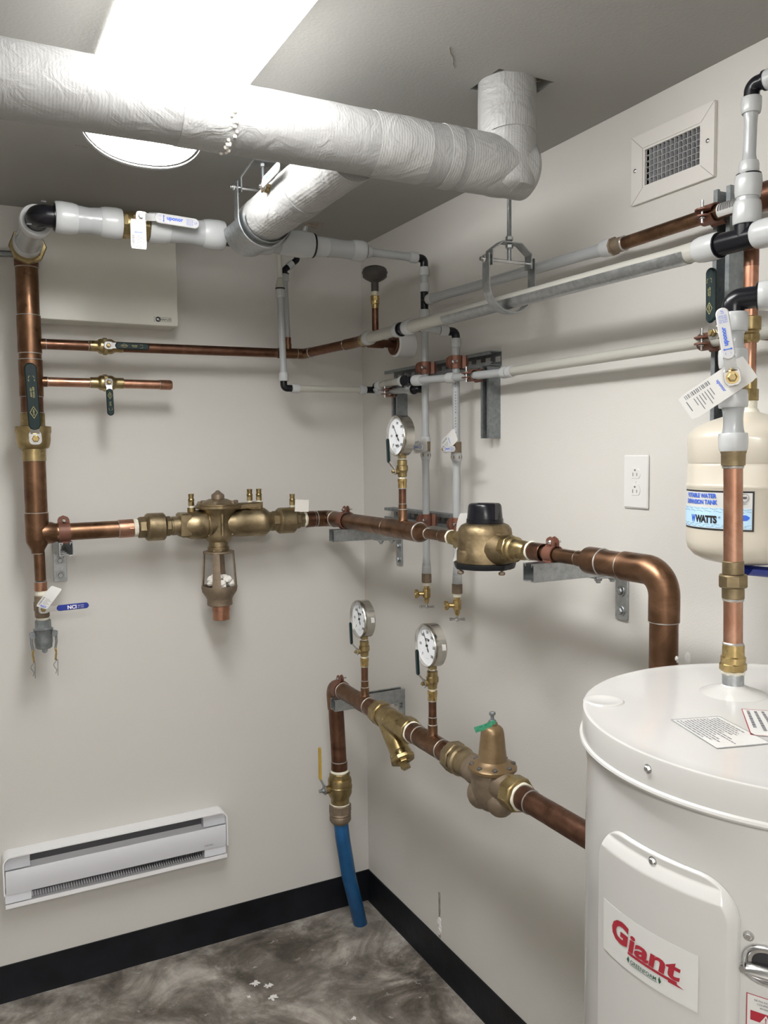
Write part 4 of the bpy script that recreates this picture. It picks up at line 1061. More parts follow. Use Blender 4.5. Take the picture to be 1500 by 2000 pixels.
# ball valve with yellow lever, coupling and blue hose
vx = LX+0.017
vv = thing('ball_valve', 'brass ball valve with upright yellow lever above the blue hose in the corner', 'valve', (vx, LRY, 0.6))
teflon(vv, (vx, LRY, 0.655), (vx, LRY, 0.642), 0.0325)
s = S().hex((vx, LRY, 0.645), (vx, LRY, 0.622), 0.0375, 0.003, 8, 0.2).lathe((vx, LRY, 0.628), -Z_, [(0, 0.032), (0.003, 0.040), (0.010, 0.0425), (0.030, 0.0425), (0.032, 0.0445), (0.036, 0.0445), (0.040, 0.0425), (0.058, 0.0425), (0.072, 0.036), (0.078, 0.033), (0.094, 0.033)], 40)
s.cyl((vx-0.03, LRY, 0.590), (vx-0.060, LRY, 0.590), 0.014, 20)
s.build('valve_body', 'brass', vv)
h, o, A, B, N = lever(vv, (vx-0.058, LRY, 0.590), -X_, Z_, 0.030, 0.045, 0.118, 'grip_yellow', step=0.016, gt=0.006, gw=0.017, nut='galv')
S().cyl((vx-0.058, LRY, 0.590), (vx-0.080, LRY, 0.590), 0.006, 14).build('stem', 'galvanized', vv)
teflon(vv, (vx, LRY, 0.535), (vx, LRY, 0.526), 0.0345)
hc = thing('hose_coupling', 'dark bronze compression coupling joining the yellow levered valve to the blue hose', 'coupling', (vx, LRY, 0.5))
S().hex((vx, LRY, 0.530), (vx, LRY, 0.498), 0.0395, 0.003, 8, 0.3).lathe((vx, LRY, 0.500), -Z_, [(0, 0.036), (0.006, 0.039), (0.010, 0.036), (0.014, 0.0385), (0.028, 0.0385), (0.032, 0.036), (0.040, 0.0300)], 40).build('coupling_body', 'bronze_dull', hc)
s = S().tube([(vx+0.001, LRY, 0.47), (vx+0.008, LRY, 0.40), (vx+0.045, LRY+0.032, 0.235), (vx+0.095, LRY+0.075, 0.08), (vx+0.130, LRY+0.108, -0.03)], 0.0262, 0.12, 36, 10)
tag(s.build('water_hose', 'hose_blue', loc=(vx, LRY, 0.0)), 'thick blue water hose rising from the concrete floor in the corner', 'hose')

# ---------------------------------------------------------------- gauges
def gauge_set(px, pz, y, where, word, ang, gv_lean=0.0):
    base = Vector((px, y, pz+0.055))
    g = thing('copper_gauge_stub', 'thin copper stub under the gauge '+where, 'pipe', base, 'gauge stubs')
    P = lambda z: (px, y, pz+z)
    pipe(g, P(0.055), P(0.135), 0.0112, 'copper_dark')
    joint(g, P(0.078), Z_, 0.0117); 
    S().cyl(P(0.052), P(0.077), 0.0122, 28, 0.001).build('coupling', 'copper_aged', g)
    S().lathe(P(0.126), Z_, [(0, 0.0120), (0.001, 0.0132), (0.015, 0.0132), (0.018, 0.0142), (0.027, 0.0142), (0.028, 0.011)], 28).build('adapter', 'brass_bright', g)
    joint(g, P(0.125), Z_, 0.0118, 0.004)
    v = thing('gauge_valve', 'green levered gauge valve '+where, 'valve', P(0.16), 'gauge valves')
    S().cyl(P(0.153), P(0.160), 0.0105, 20).build('thread_tape', 'teflon', v)
    s = S().lathe(P(0.159), Z_, [(0, 0.0115), (0.002, 0.0135), (0.010, 0.0135), (0.018, 0.0155), (0.020, 0.0175), (0.034, 0.0175), (0.036, 0.0150), (0.050, 0.0150), (0.052, 0.0125)], 28)
    s.cyl(P(0.176), (px-0.026, y+0.002, pz+0.176), 0.0085, 18).build('valve_body', 'brass', v)
    h, o, A, B, N = lever(v, (px-0.024, y+0.002, pz+0.176), Vector((-1, 0.12, 0)), Vector((-0.04, 0, 1)), 0.021, 0.030, 0.073, 'grip_green', step=0.017, gt=0.007, gw=0.015)
    r = thing('pressure_gauge', 'steel pressure gauge '+where, 'pressure gauge', P(0.21), 'pressure gauges')
    c = Vector((px-0.004, y, pz+0.283)); R0 = 0.0605
    S().cyl(P(0.210), P(0.217), 0.0095, 20).build('thread_tape', 'teflon', r)
    S().hex(P(0.215), P(0.236), 0.0135, 0.001, 4, 0.78).build('stem', 'brass', r)
    n = Vector((-1, 0.02, 0)).normalized()
    S().lathe(c+n*-0.018, n, [(0, R0-0.002), (0.001, R0), (0.026, R0), (0.0265, R0+0.0012), (0.034, R0+0.0012), (0.038, R0-0.001), (0.038, R0-0.0035), (0.028, R0-0.0045)], 56, open_=False).build('case', 'gauge_steel', r)
    S().lathe(c+n*0.0098, n, [(0, R0-0.0045), (0.0012, R0-0.0045)], 56).build('dial', 'dial_white', r)
    fd = c+n*0.0112; U = -n.cross(Z_)*-1; U = Vector((n.y, -n.x, 0)); U = Z_.cross(n).normalized(); 
    fl = flat(fd, U, Z_, n)
    s = S()
    for k in range(61):
        a = math.radians(225-270*k/60); L = 0.005 if k % 10 == 0 else (0.0035 if k % 5 == 0 else 0.002)
        r1 = R0*0.80
        ca, sa = math.cos(a), math.sin(a); wd = 0.0005 if k % 10 == 0 else 0.0003
        s.grid(1, 1, lambda u, q: fl(ca*(r1-L*q)-sa*(u-0.5)*wd*2, sa*(r1-L*q)+ca*(u-0.5)*wd*2, 0.0003))
    for k in range(7):
        a = math.radians(225-270*k/6)
        s.text(str(k*50), lambda x, z, w, a=a: fl(R0*0.62*math.cos(a)+x, R0*0.62*math.sin(a)+z, 0.0003), height=0.0078, bold=0.03)
    s.text('PSI', lambda x, z, w: fl(x, -0.012+z, 0.0003), height=0.004)
    s.text(word, lambda x, z, w: fl(x, (0.016 if word != 'WIKA' else -0.030)+z, 0.0003), width=0.025, height=0.0078, bold=0.05)
    s.text('ASME B40.100', lambda x, z, w: fl(x, -0.036+z, 0.0003), width=0.014)
    s.build('dial_print', 'ink_black', r)
    s = S(); a = math.radians(ang); ca, sa = math.cos(a), math.sin(a)
    pts = [(-0.019, -0.0022), (-0.012, -0.0022), (-0.006, -0.0010), (0.041, -0.0007), (0.041, 0.0007), (-0.006, 0.0010), (-0.012, 0.0022), (-0.019, 0.0022)]
    s.prism([(x*ca-y_*sa, x*sa+y_*ca) for x, y_ in pts], fd+n*0.0015, U, Z_, 0.0006) if U.cross(Z_).dot(n) > 0 else s.prism([(x*ca-y_*sa, x*sa+y_*ca) for x, y_ in pts], fd+n*0.0025, U, Z_, 0.0006)
    s.cyl(fd, fd+n*0.004, 0.0035, 16)
    s.build('pointer', 'ink_black', r)
    return r, c
g1, c1 = gauge_set(AX, AZ, -0.700, 'over the main line beside the two white drops', 'WIKA', 128)
g2, c2 = gauge_set(LX, LZ, -0.495, 'on the lower line above the strut arm', 'REOTEMP', 113)
g3, c3 = gauge_set(LX, LZ, -0.928, 'on the lower line beside the bell shaped regulator', 'REOTEMP', 117)
for (g, c) in ((g2, c2), (g3, c3)):
    s = S().sheet(2, 8, lambda u, v, w: (c.x+0.012-0.012*u, c.y-(0.0616+w)*math.cos(0.05+0.5*v), c.z+(0.0616+w)*math.sin(-0.05+0.5*v)), 0.0006)
    s.build('case_sticker', 'tag_card', g)

# ================================================================== upper white plastic piping
HY, HZ = -0.597, 2.390
def H_(x, z=HZ, y=HY): return (x, y, z)
hd = thing('plastic_header_pipe', 'thick white plastic header with black elbow running under the ceiling from riser to tee', 'pipe', H_(-0.9))
rx = RX-0.003
ring(hd, (rx, -0.232, 2.397), (rx, -0.282, 2.397), 0.031, 0.041)
neck(hd, (rx, -0.270, 2.396), (rx-0.002, -0.50, 2.392), 0.0315, 1.12)
ring(hd, (rx-0.002, -0.545, 2.391), (rx-0.002, -0.492, 2.391), 0.031, 0.042)
s = S().tube([(rx-0.002, -0.535, HZ), (rx-0.002, HY, HZ), H_(-1.155)], 0.0275, 0.034, 36, 8)
for a in (0, PI): s.prism([(0, -0.0015), (0.012, -0.0015), (0.012, 0.0015), (0, 0.0015)], (rx-0.012+0.018*math.cos(a)-0.002, HY-0.012, HZ+0.030*math.cos(a)), X_, Y_, 0.004)
s.lathe(H_(-1.160), X_, [(0, 0.034), (0.003, 0.034)], 36)
s.build('elbow', 'plastic_black', hd)
ring(hd, H_(-1.157), H_(-1.103), 0.031, 0.0405)
neck(hd, H_(-1.108), H_(-1.040), 0.0315, 1.13)
ring(hd, H_(-0.992), H_(-1.046), 0.031, 0.0405)
ring(hd, H_(-0.922), H_(-0.868), 0.031, 0.0405)
neck(hd, H_(-0.875), H_(-0.765), 0.0315, 1.12)
ring(hd, H_(-0.716), H_(-0.776), 0.031, 0.0405)
TX = -0.668
s = S().cyl(H_(-0.720), H_(-0.600), 0.0275, 36).cyl(H_(TX), (TX, HY-0.060, HZ), 0.0275, 36)
s.lathe(H_(-0.717), X_, [(0, 0.0345), (0.003, 0.0345)], 36)
s.build('tee', 'plastic_black', hd)
ring(hd, (TX, HY-0.032, HZ), (TX, HY-0.082, HZ), 0.031, 0.0405)
neck(hd, (TX, HY-0.075, HZ), (TX, HY-0.19, HZ), 0.0315, 1.1)
ring(hd, H_(-0.622), H_(-0.575), 0.031, 0.0400)
hv = thing('ball_valve', 'brass header valve high on the left with a long white lever printed in blue', 'valve', H_(-0.957))
S().lathe(H_(-0.992), X_, [(0, 0.031), (0.002, 0.036), (0.012, 0.036), (0.014, 0.030), (0.022, 0.030), (0.026, 0.037), (0.068, 0.037), (0.071, 0.032)], 8, rot=0.2).cyl(H_(-0.98), H_(-0.93), 0.034).cyl(H_(-0.952), (-0.952, HY-0.052, HZ+0.004), 0.014, 20).build('valve_body', 'brass', hv)
h, o, A, B, N = lever(hv, (-0.952, HY-0.052, HZ+0.012), -Y_, Vector((1, 0, -0.045)), 0.026, 0.036, 0.118, 'grip_white', step=0.012, gt=0.005, gw=0.026, nut='steel_chrome')
uponor_mark(h, o, A, B, N, 0.118, 0.026)
card_tag('small white card tag hanging from the header valve with the white lever', (-0.960, HY-0.056, HZ-0.035), X_, Z_, -Y_, 0.040, 0.075, bend=0.0)

h2 = thing('plastic_header_pipe', 'white header continuing right of the insulated branch, reducing to a thin pipe at the wall', 'pipe', H_(-0.3))
neck(h2, H_(-0.60), H_(-0.520), 0.0315, 1.13)
ring(h2, H_(-0.452), H_(-0.552), 0.031, 0.0385)
S().cyl(H_(-0.452), H_(-0.446), 0.0355, 36).build('reducer_collar', 'plastic_black', h2)
ring(h2, H_(-0.446), H_(-0.396), 0.025, 0.0290)
neck(h2, H_(-0.400), H_(-0.310), 0.0262, 1.08)
ring(h2, H_(-0.280), H_(-0.322), 0.025, 0.0315)
S().cyl(H_(-0.280), H_(-0.276), 0.0245, 36).build('reducer_collar', 'plastic_black', h2)
ring(h2, H_(-0.277), H_(-0.258), 0.0135, 0.0178)
VX = -0.070
V1, V2 = -0.597, -0.780
neck(h2, (-0.262, V1, HZ), (-0.112, V1, HZ-0.002), 0.0122, 1.25)
ring(h2, (-0.096, V1, HZ-0.002), (-0.122, V1, HZ-0.002), 0.0125, 0.0172)
S().tube([(-0.098, V1, HZ-0.002), (VX, V1, HZ-0.002), (VX, V1, HZ-0.028)], 0.0125, 0.014, 24).build('elbow', 'plastic_black', h2)

# the two clamped drops on the right wall
def drop(y, ztop, zv, label):
    d = thing('plastic_drop_pipe', label, 'pipe', (VX, y, 1.40), 'white drop pipes on the right wall')
    P = lambda z: (VX, y, z)
    r, ro = 0.0113, 0.0160
    return d, P, r, ro
d1, P, r, ro = drop(V1, 2.36, 1.80, 'left white drop pipe on the right wall, coming down from the header elbow')
ring(d1, P(2.336), P(2.362), r, ro); neck(d1, P(2.340), P(2.305), r, 1.15); ring(d1, P(2.312), P(2.285), r, ro)
s = S().cyl(P(2.290), P(2.226), 0.0122, 24).cyl((VX, V1, 2.258), (VX, V1-0.028, 2.258), 0.0122, 24); s.build('tee', 'plastic_black', d1)
ring(d1, P(2.230), P(2.203), r, ro)
neck(d1, P(2.206), P(1.830), r, 1.15); ring(d1, P(1.830), P(1.812), r, ro)
ring(d1, P(1.785), P(1.760), r, ro); neck(d1, P(1.765), P(1.418), r, 1.2)
ring(d1, P(1.392), P(1.418), r, 0.0150)
d2, P2, r, ro = drop(V2, 2.14, 1.80, 'right white drop pipe on the right wall, fed from the channel supported pipe')
S().tube([(VX-0.030, V2, 2.138), (VX, V2, 2.137), P2(2.110)], 0.0125, 0.014, 24).build('elbow', 'plastic_black', d2)
ring(d2, (VX-0.030, V2, 2.138), (VX-0.056, V2, 2.139), r, ro)
neck(d2, (VX-0.054, V2, 2.139), (-0.176, V2+0.022, 2.148), 0.0113, 1.15)
ring(d2, P2(2.118), P2(2.092), r, ro)
neck(d2, P2(2.094), P2(1.800), r, 1.12)
ring(d2, P2(1.780), P2(1.755), r, ro); neck(d2, P2(1.758), P2(1.410), r, 1.2)
ring(d2, P2(1.383), P2(1.410), r, 0.0150)
s = S()
for k in range(26):
    z = 2.02-k*0.0085; rr = random.Random(k)
    if rr.random() < 0.75: s.grid(3, 1, lambda u, v: (VX-(r+0.0004)*math.cos(-0.75-0.25*u), V2+(r+0.0004)*math.sin(-0.75-0.25*u), z-v*rr.uniform(0.002, 0.006)))
s.build('pipe_print', 'ink_grey', d2)
def drop_valve(y, z, label, tlabel, lean, ty, tz):
    v = thing('plastic_pipe_valve', label, 'valve', (VX, y, z), 'valves on the white drops')
    S().cyl((VX, y, z-0.026), (VX, y, z+0.022), 0.0155, 24, 0.001).hex((VX, y, z-0.030), (VX, y, z-0.018), 0.0170).cyl((VX, y, z), (VX-0.040, y, z), 0.009, 18).build('valve_body', 'bronze_dull', v)
    h, o, A, B, N = lever(v, (VX-0.040, y, z), -X_, Vector((0, -1, 0)), 0.020, 0.022, 0.062, 'grip_white', step=0.014, gt=0.005, gw=0.018)
    uponor_mark(h, o, A, B, N, 0.062, 0.018, flip=1)
    card_tag(tlabel, (VX-0.042, y+ty, z+tz), (0, -math.cos(lean), -math.sin(lean)), (0, -math.sin(lean), math.cos(lean)), -X_, 0.042, 0.085, bend=-0.006, group=None)
drop_valve(V1, 1.797, 'small valve with a short white lever on the left white drop pipe', 'white card tag behind the lever of the left drop valve, next to the gauge', 1.45, -0.036, 0.004)
drop_valve(V2, 1.790, 'small valve with a short white lever on the right white drop pipe', 'white card tag tilted behind the lever of the right drop valve', 1.05, -0.026, 0.022)
def spigot(y, z, label):
    v = thing('drain_spigot', label, 'tap', (VX, y, z), 'brass drain taps')
    S().hex((VX, y, z), (VX, y, z+0.030), 0.0165, 0.001, 8).build('adapter', 'bronze_dull', v)
    S().cyl((VX, y, z-0.010), (VX, y, z+0.001), 0.0125, 20).build('thread_tape', 'teflon', v)
    s = S().lathe((VX, y, z-0.068), Z_, [(0, 0.005), (0.008, 0.008), (0.018, 0.009), (0.020, 0.0125), (0.048, 0.0125), (0.050, 0.009), (0.060, 0.0092)], 20)
    s.lathe((VX, y, z-0.036), Vector((-1, 0.45, 0)), [(0, 0.008), (0.024, 0.007), (0.027, 0.0125), (0.030, 0.0145), (0.038, 0.0145), (0.040, 0.011)], 22)
    s.build('tap_body', 'brass_bright', v)
    s = S().cyl((VX, y, z-0.082), (VX, y, z-0.064), 0.003, 10)
    for k in range(6):
        a = k*PI/3; s.tube([(VX, y, z-0.079), (VX+0.024*math.cos(a), y+0.024*math.sin(a), z-0.079)], 0.0028, seg=8)
        s.ball((VX+0.023*math.cos(a), y+0.023*math.sin(a), z-0.079), 0.0055, 10, (1, 1, 0.55))
    s.build('handwheel', 'steel_chrome', v)
spigot(V1, 1.362, 'small brass drain tap with a star handle under the left white drop pipe')
spigot(V2, 1.353, 'small brass drain tap with a star handle under the right white drop pipe')

# pipe from the tee on the left drop forward, becoming copper
ru = thing('plastic_copper_pipe', 'upper wall run, white plastic pipe changing to brown copper toward the vent grille', 'pipe', (VX, -1.2, 2.25))
U_ = lambda y, z=None: (VX, y, 2.257-0.0165*((-y-0.65)/0.8) if z is None else z)
ring(ru, U_(V1-0.026), U_(V1-0.052), 0.0135, 0.0170)
neck(ru, U_(V1-0.050), U_(-1.415), 0.0135, 1.12)
ring(ru, U_(-1.445), U_(-1.412), 0.0135, 0.0205)
S().hex(U_(-1.444), U_(-1.449), 0.021, 0.0008, 8).cyl(U_(-1.449), U_(-1.478), 0.0165, 30).build('adapter', 'bronze_dull', ru)
joint(ru, U_(-1.479), Y_, 0.0158, 0.005)
S().cyl(U_(-1.478), (VX, -1.84, 2.244), 0.0143, 32).build('pipe', 'copper_aged', ru)
S().cyl((VX, -1.822, 2.244), (VX, -2.05, 2.244), 0.0265, 36, 0.002).build('coupling', 'copper_dark', ru)
S().sheet(10, 2, lambda u, v, w: (VX-(0.0147+w)*math.cos(-1.0+u*2.4), -1.742-v*0.052, 2.2425+(0.0147+w)*math.sin(-1.0+u*2.4)), 0.0004).build('pipe_sticker', 'sticker_white', ru)
s = S(); q = random.Random(2); y = 0.004
while y < 0.048:
    w_ = q.uniform(0.0008, 0.0026)
    s.grid(6, 1, lambda u, v: (VX-0.0154*math.cos(-0.2+u*1.2), -1.742-y-v*w_, 2.2425+0.0154*math.sin(-0.2+u*1.2))); y += w_+q.uniform(0.0008, 0.002)
s.build('barcode_print', 'ink_black', ru)

# supply pipe on its steel half channel
SX = -0.200
def S_(y, z=None): return (SX, y, 2.1525-0.0125*((-y-0.45)/1.45) if z is None else z)
sp = thing('plastic_supply_pipe', 'long cream-white pipe on a steel half channel running forward along the right wall', 'pipe', S_(-1.2))
ring(sp, S_(-0.446), S_(-0.482), 0.0185, 0.0235)
neck(sp, S_(-0.478), S_(-0.668), 0.0172, 1.15, mat='pex_pipe_warm')
ring(sp, S_(-0.676), S_(-0.646), 0.0172, 0.0225)
s = S().cyl(S_(-0.665), S_(-0.722), 0.0180, 30).lathe(S_(-0.680), -Y_, [(0, 0.0215), (0.003, 0.0215), (0.004, 0.018)], 30).lathe(S_(-0.706), -Y_, [(0, 0.018), (0.001, 0.0215), (0.004, 0.0215)], 30).cyl(S_(-0.738), (-0.165, -0.755, 2.148), 0.0125, 24)
s.build('tee', 'plastic_black', sp)
ring(sp, S_(-0.712), S_(-0.748), 0.0172, 0.0235)
neck(sp, S_(-0.744), S_(-1.830), 0.0172, 1.12, mat='pex_pipe_warm')
ring(sp, S_(-1.852), S_(-1.806), 0.0180, 0.0240)
s = S().cyl(S_(-1.846), S_(-1.940), 0.0195, 32).cyl(S_(-1.908), (SX, -1.908, 2.172), 0.0195, 32).lathe(S_(-1.852), -Y_, [(0, 0.0225), (0.003, 0.0225)], 32)
s.build('tee', 'plastic_black', sp)
ring(sp, S_(-1.930), S_(-1.972), 0.0180, 0.0240)
neck(sp, S_(-1.965), S_(-2.50), 0.0172, 1.12)
s = S().sheet(16, 2, lambda u, v, w: (SX-(0.0196+w)*math.cos(PI*u), -0.938-v*0.845, 2.1525-0.0125*((0.938+v*0.845-0.45)/1.45)-(0.0196+w)*math.sin(PI*u)+0.001), 0.0012)
c = tag(s.build('pipe_support_channel', 'galvanized', loc=S_(-1.36)), 'long half round steel support channel under the cream-white supply pipe', 'pipe support')
clevis('steel clevis hanger on a threaded rod holding the channel supported pipe', (SX+0.004, -1.222), Y_, 0.066, 2.240, 2.285, 2.1185, rod_to=2.40 if False else CEIL-0.001, mat='galvanized')

# riser 1 from the black tee up to a black elbow
r1 = thing('plastic_riser_pipe', 'white plastic riser from the black tee up to a black elbow near the ceiling', 'pipe', (SX, -1.91, 2.18))
q1 = lambda z: (SX, -1.9085-0.006*(z-2.14)/0.25, z)
ring(r1, q1(2.162), q1(2.200), 0.0185, 0.0235)
neck(r1, q1(2.198), q1(2.238), 0.0175, 1.10)
ring(r1, q1(2.243), q1(2.207), 0.0175, 0.0222)
S().lathe(q1(2.242), Z_, [(0, 0.0205), (0.003, 0.0205)], 30).build('reducer_collar', 'plastic_black', r1)
ring(r1, q1(2.245), q1(2.266), 0.0118, 0.0165)
neck(r1, q1(2.262), q1(2.348), 0.0105, 1.2)
ring(r1, q1(2.370), q1(2.344), 0.0115, 0.0165)
S().tube([q1(2.366), q1(2.390), (SX+0.008, -1.955, 2.390)], 0.0128, 0.012, 24).lathe((SX+0.004, -1.935, 2.390), (0.15, -1, 0), [(0, 0.0165), (0.003, 0.0165)], 24).build('elbow', 'plastic_black', r1)
ring(r1, (SX+0.005, -1.938, 2.390), (SX+0.009, -1.965, 2.390), 0.0115, 0.0165)
neck(r1, (SX+0.009, -1.96, 2.390), (SX+0.06, -2.30, 2.390), 0.0112, 1.15)

# low plastic run with black tees
lo_ = thing('plastic_wall_pipe', 'thin white plastic run along the right wall below the channel supported pipe', 'pipe', (VX, -1.2, 2.0))
zz = 1.996
S().cyl((-0.094, dy, 2.006), (-0.070, dy, 2.006), 0.0118, 24).tube([(-0.072, dy, 2.006), (-0.058, dy, 2.006), (-0.058, dy-0.030, 2.010)], 0.0120, 0.012, 24).build('tee', 'plastic_black', lo_)
ring(lo_, (-0.058, dy-0.02, 2.008), (-0.060, dy-0.050, 2.010), 0.0113, 0.0160)
s = S()
pts = [(-0.062, -0.262, 2.018), (-0.075, -0.35, 2.019), (-0.115, -0.48, 2.012), (-0.135, -0.56, 2.008)]
S().tube(pts, 0.0115, 0.15, 28, 8).build('pipe', 'pex_pipe_warm', lo_)
ring(lo_, (-0.060, -0.250, 2.018), (-0.066, -0.284, 2.019), 0.0115, 0.0172)
S().cyl((-0.060, -0.238, 2.016), (-0.061, -0.254, 2.018), 0.0162, 24).build('elbow', 'plastic_black', lo_)
ring(lo_, (-0.137, -0.586, 2.007), (-0.132, -0.552, 2.008), 0.0115, 0.0172)
s = S().cyl((-0.136, -0.582, 2.007), (-0.128, -0.640, 2.004), 0.0140, 28).cyl((-0.133, -0.610, 2.005), (-0.160, -0.620, 2.004), 0.0165, 28)
for q in (-1, 1):
    for k in (-1, 1): s.cyl((-0.150, -0.612+q*0.016, 2.005+k*0.010), (-0.150, -0.612+q*0.016, 2.005+k*0.021), 0.003, 8)
s.build('tee', 'plastic_black', lo_)
ring(lo_, (-0.129, -0.630, 2.004), (-0.121, -0.664, 2.003), 0.0115, 0.0172)
neck(lo_, (-0.122, -0.660, 2.003), (VX-0.022, -0.80, 2.000), 0.0113, 1.1)
ring(lo_, (VX-0.026, -0.775, 2.001), (VX-0.020, -0.805, 2.000), 0.0113, 0.0160)
neck(lo_, (VX-0.020, -0.802, 2.000), (VX, -1.020, zz), 0.0115, 1.1)
ring(lo_, (VX, -1.018, zz), (VX, -1.040, zz), 0.0115, 0.0165)
S().cyl((VX, -1.040, zz), (VX, -1.043, zz), 0.014, 24).build('stop_collar', 'plastic_black', lo_)
ring(lo_, (VX, -1.043, zz), (VX, -1.062, zz), 0.0115, 0.0165)
neck(lo_, (VX, -1.058, zz), (VX, -2.4, zz), 0.0125, 1.0, mat='pex_pipe_warm')
st2 = thing('plastic_stub_pipe', 'short white plastic stub ending in a black elbow against the right wall strut', 'pipe', (-0.04, -0.4, 1.99))
neck(st2, (-0.060, -0.246, 1.996), (-0.046, -0.440, 1.990), 0.0105, 1.15)
ring(st2, (-0.046, -0.445, 1.990), (-0.044, -0.470, 1.990), 0.0105, 0.0155)
S().tube([(-0.044, -0.468, 1.990), (-0.042, -0.492, 1.990), (-0.012, -0.496, 1.990)], 0.0120, 0.014, 24).lathe((-0.043, -0.477, 1.990), -Y_, [(0, 0.0160), (0.003, 0.0160)], 24).build('elbow', 'plastic_black', st2)

# ---------------------------------------------------------------- struts, clamps, brackets
G = 'steel strut channels on the right wall'
strut('grey horizontal strut high on the right wall behind the two white drops', (0, -0.262, 2.048), (0, -0.915, 2.048), -X_, G)
strut('grey horizontal strut low on the right wall behind the two white drops', (0, -0.250, 1.565), (0, -0.905, 1.565), -X_, G)
strut('grey vertical strut behind the upper pressure gauge', (0, -0.335, 2.026), (0, -0.335, 1.822), -X_, G)
strut('grey vertical strut hanging under the right end of the high horizontal strut', (0, -0.888, 2.026), (0, -0.888, 1.820), -X_, G)
strut('tall grey vertical strut on the right wall behind the expansion tank pipework', (0, -1.718, 1.74), (0, -1.718, 2.298), -X_, G)
G2 = 'strut arms carrying the copper pipes'
strut('galvanized strut arm from the back wall under the left end of the main line', (-1.113, 0, 1.4985-0.000), (-1.113, -0.193, 1.4985), Z_, G2, 'galvanized') if False else None
def arm(label, p, q): return strut(label, Vector(p)-Z_*0.0205, Vector(q)-Z_*0.0205, Z_, G2, 'galvanized')
arm('galvanized strut arm from the back wall under the left end of the main line', (-1.113, -0.001, 1.497), (-1.113, -0.195, 1.497))
arm('galvanized strut arm from the right wall near the corner under the thick main', (-0.001, -0.293, 1.500), (-0.268, -0.293, 1.500))
arm('galvanized strut arm from the right wall past the meter under the thin main', (-0.001, -1.411, 1.510), (-0.281, -1.411, 1.510))
arm('galvanized strut arm from the right wall under the lower copper line', (-0.001, -0.298, 0.912), (-0.275, -0.298, 0.912))
angle_bracket('galvanized angle bracket on the back wall under the left strut arm', (-1.113, 0, 1.42), -Y_, X_, 1.476, 1.372, 0.09)
angle_bracket('galvanized angle bracket on the right wall near the corner', (0, -0.293, 1.43), -X_, Y_, 1.479, 1.378, 0.10)
angle_bracket('galvanized angle bracket on the right wall beside the big copper elbow', (0, -1.411, 1.43), -X_, Y_, 1.489, 1.375, 0.10)
angle_bracket('galvanized angle bracket on the right wall at the lower strut arm', (0, -0.298, 0.84), -X_, Y_, 0.891, 0.80, 0.08)
clamp('copper coloured clamp on the main line just right of the riser tee', (-1.113, RY, ML-0.002), X_, Z_, 0.0272, 0.0285)
clamp('copper coloured clamp on the thick main beside the room corner', (AX, -0.293, AZ), Y_, Z_, 0.0272, 0.0285, wid=0.030)
clamp('copper coloured clamp on the thin main between meter and big elbow', (AX, -1.409, AZ-0.002), Y_, Z_, 0.0163, 0.0185, wid=0.030)
clamp('copper coloured clamp on the lower line next to its corner elbow', (LX, -0.300, LZ), Y_, Z_, 0.0272, 0.0285, wid=0.030)
for (y, z, l) in ((V1, 2.048, 'copper coloured clamp holding the left white drop to the high strut'), (V2, 2.048, 'copper coloured clamp holding the right white drop to the high strut'),
                  (V1, 1.565, 'copper coloured clamp holding the left white drop to the low strut'), (V2, 1.565, 'copper coloured clamp holding the right white drop to the low strut')):
    clamp(l, (VX, y, z), Z_, -X_, 0.0135, 0.029, ear=0.75, wid=0.038)
clamp('copper coloured clamp on the copper run at the top of the tall strut', (VX, -1.716, 2.243), Y_, -X_, 0.0150, 0.029, ear=0.85, wid=0.032)
clamp('copper coloured clamp on the thin white run at the middle vertical strut', (VX-0.016, -0.888, 1.999), Y_, -X_, 0.0120, 0.029, ear=0.8, wid=0.032)
clamp('copper coloured clamp on the thin white run at the tall strut', (VX, -1.716, zz), Y_, -X_, 0.0130, 0.029, ear=0.8, wid=0.032)
clamp('copper coloured clamp half hidden at the strut nearest the corner', (VX+0.01, -0.335, 1.990), Y_, -X_, 0.0120, 0.029, ear=0.8, wid=0.032)

# ---------------------------------------------------------------- insulated drain pipe
IX, IY, IZ, IR = -0.328, -1.396, 2.391, 0.0608
def wrinkle(P, amp):
    return amp*(noise.noise(P*14)*0.7+noise.noise(P*34)*0.35)
def wrapped(root, p, q, r, name, mat, amp=0.0016, n=60, seg=64, end0=0.0, end1=0.0, sag=None):
    p, q = Vector(p), Vector(q); d = q-p; L = d.length; u, v, w = frame(d)
    s = S(); b = []
    def fn(t, a, R):
        P = p+w*t+(u*math.cos(a)+v*math.sin(a))*R
        return R+wrinkle(P, amp)
    pr = [(0, r*0.3)] if end0 else []
    for i in range(n+1):
        t = L*i/n; rr = r
        if end0 and t < end0: rr = r*math.sqrt(max(0.12, 1-((end0-t)/end0)**2*0.88))
        if end1 and L-t < end1: rr = r*math.sqrt(max(0.12, 1-((end1-(L-t))/end1)**2*0.88))
        pr.append((t, rr))
    s.lathe(p, d, pr, seg, fn=fn)
    return s.build(name, mat, root, smooth=50)
ins = thing('insulated_pipe', 'thick white wrapped insulated pipe crossing under the ceiling and rising at an elbow', 'insulated pipe', (-0.9, IY, IZ))
wrapped(ins, (-2.40, IY, IZ-0.003), (-1.037, IY, IZ), IR, 'insulation_wrap', 'insulation_wrap', 0.0014)
wrapped(ins, (-1.040, IY, IZ), (-0.945, IY, IZ), IR+0.0012, 'tape_band', 'insulation_tape', 0.0032, 24)
wrapped(ins, (-0.948, IY, IZ), (-0.44, IY, IZ), IR, 'insulation_wrap', 'insulation_wrap', 0.0020)
wrapped(ins, (-0.66, IY, IZ), (-0.545, IY, IZ), IR+0.0010, 'tape_band', 'insulation_tape', 0.0018, 24)
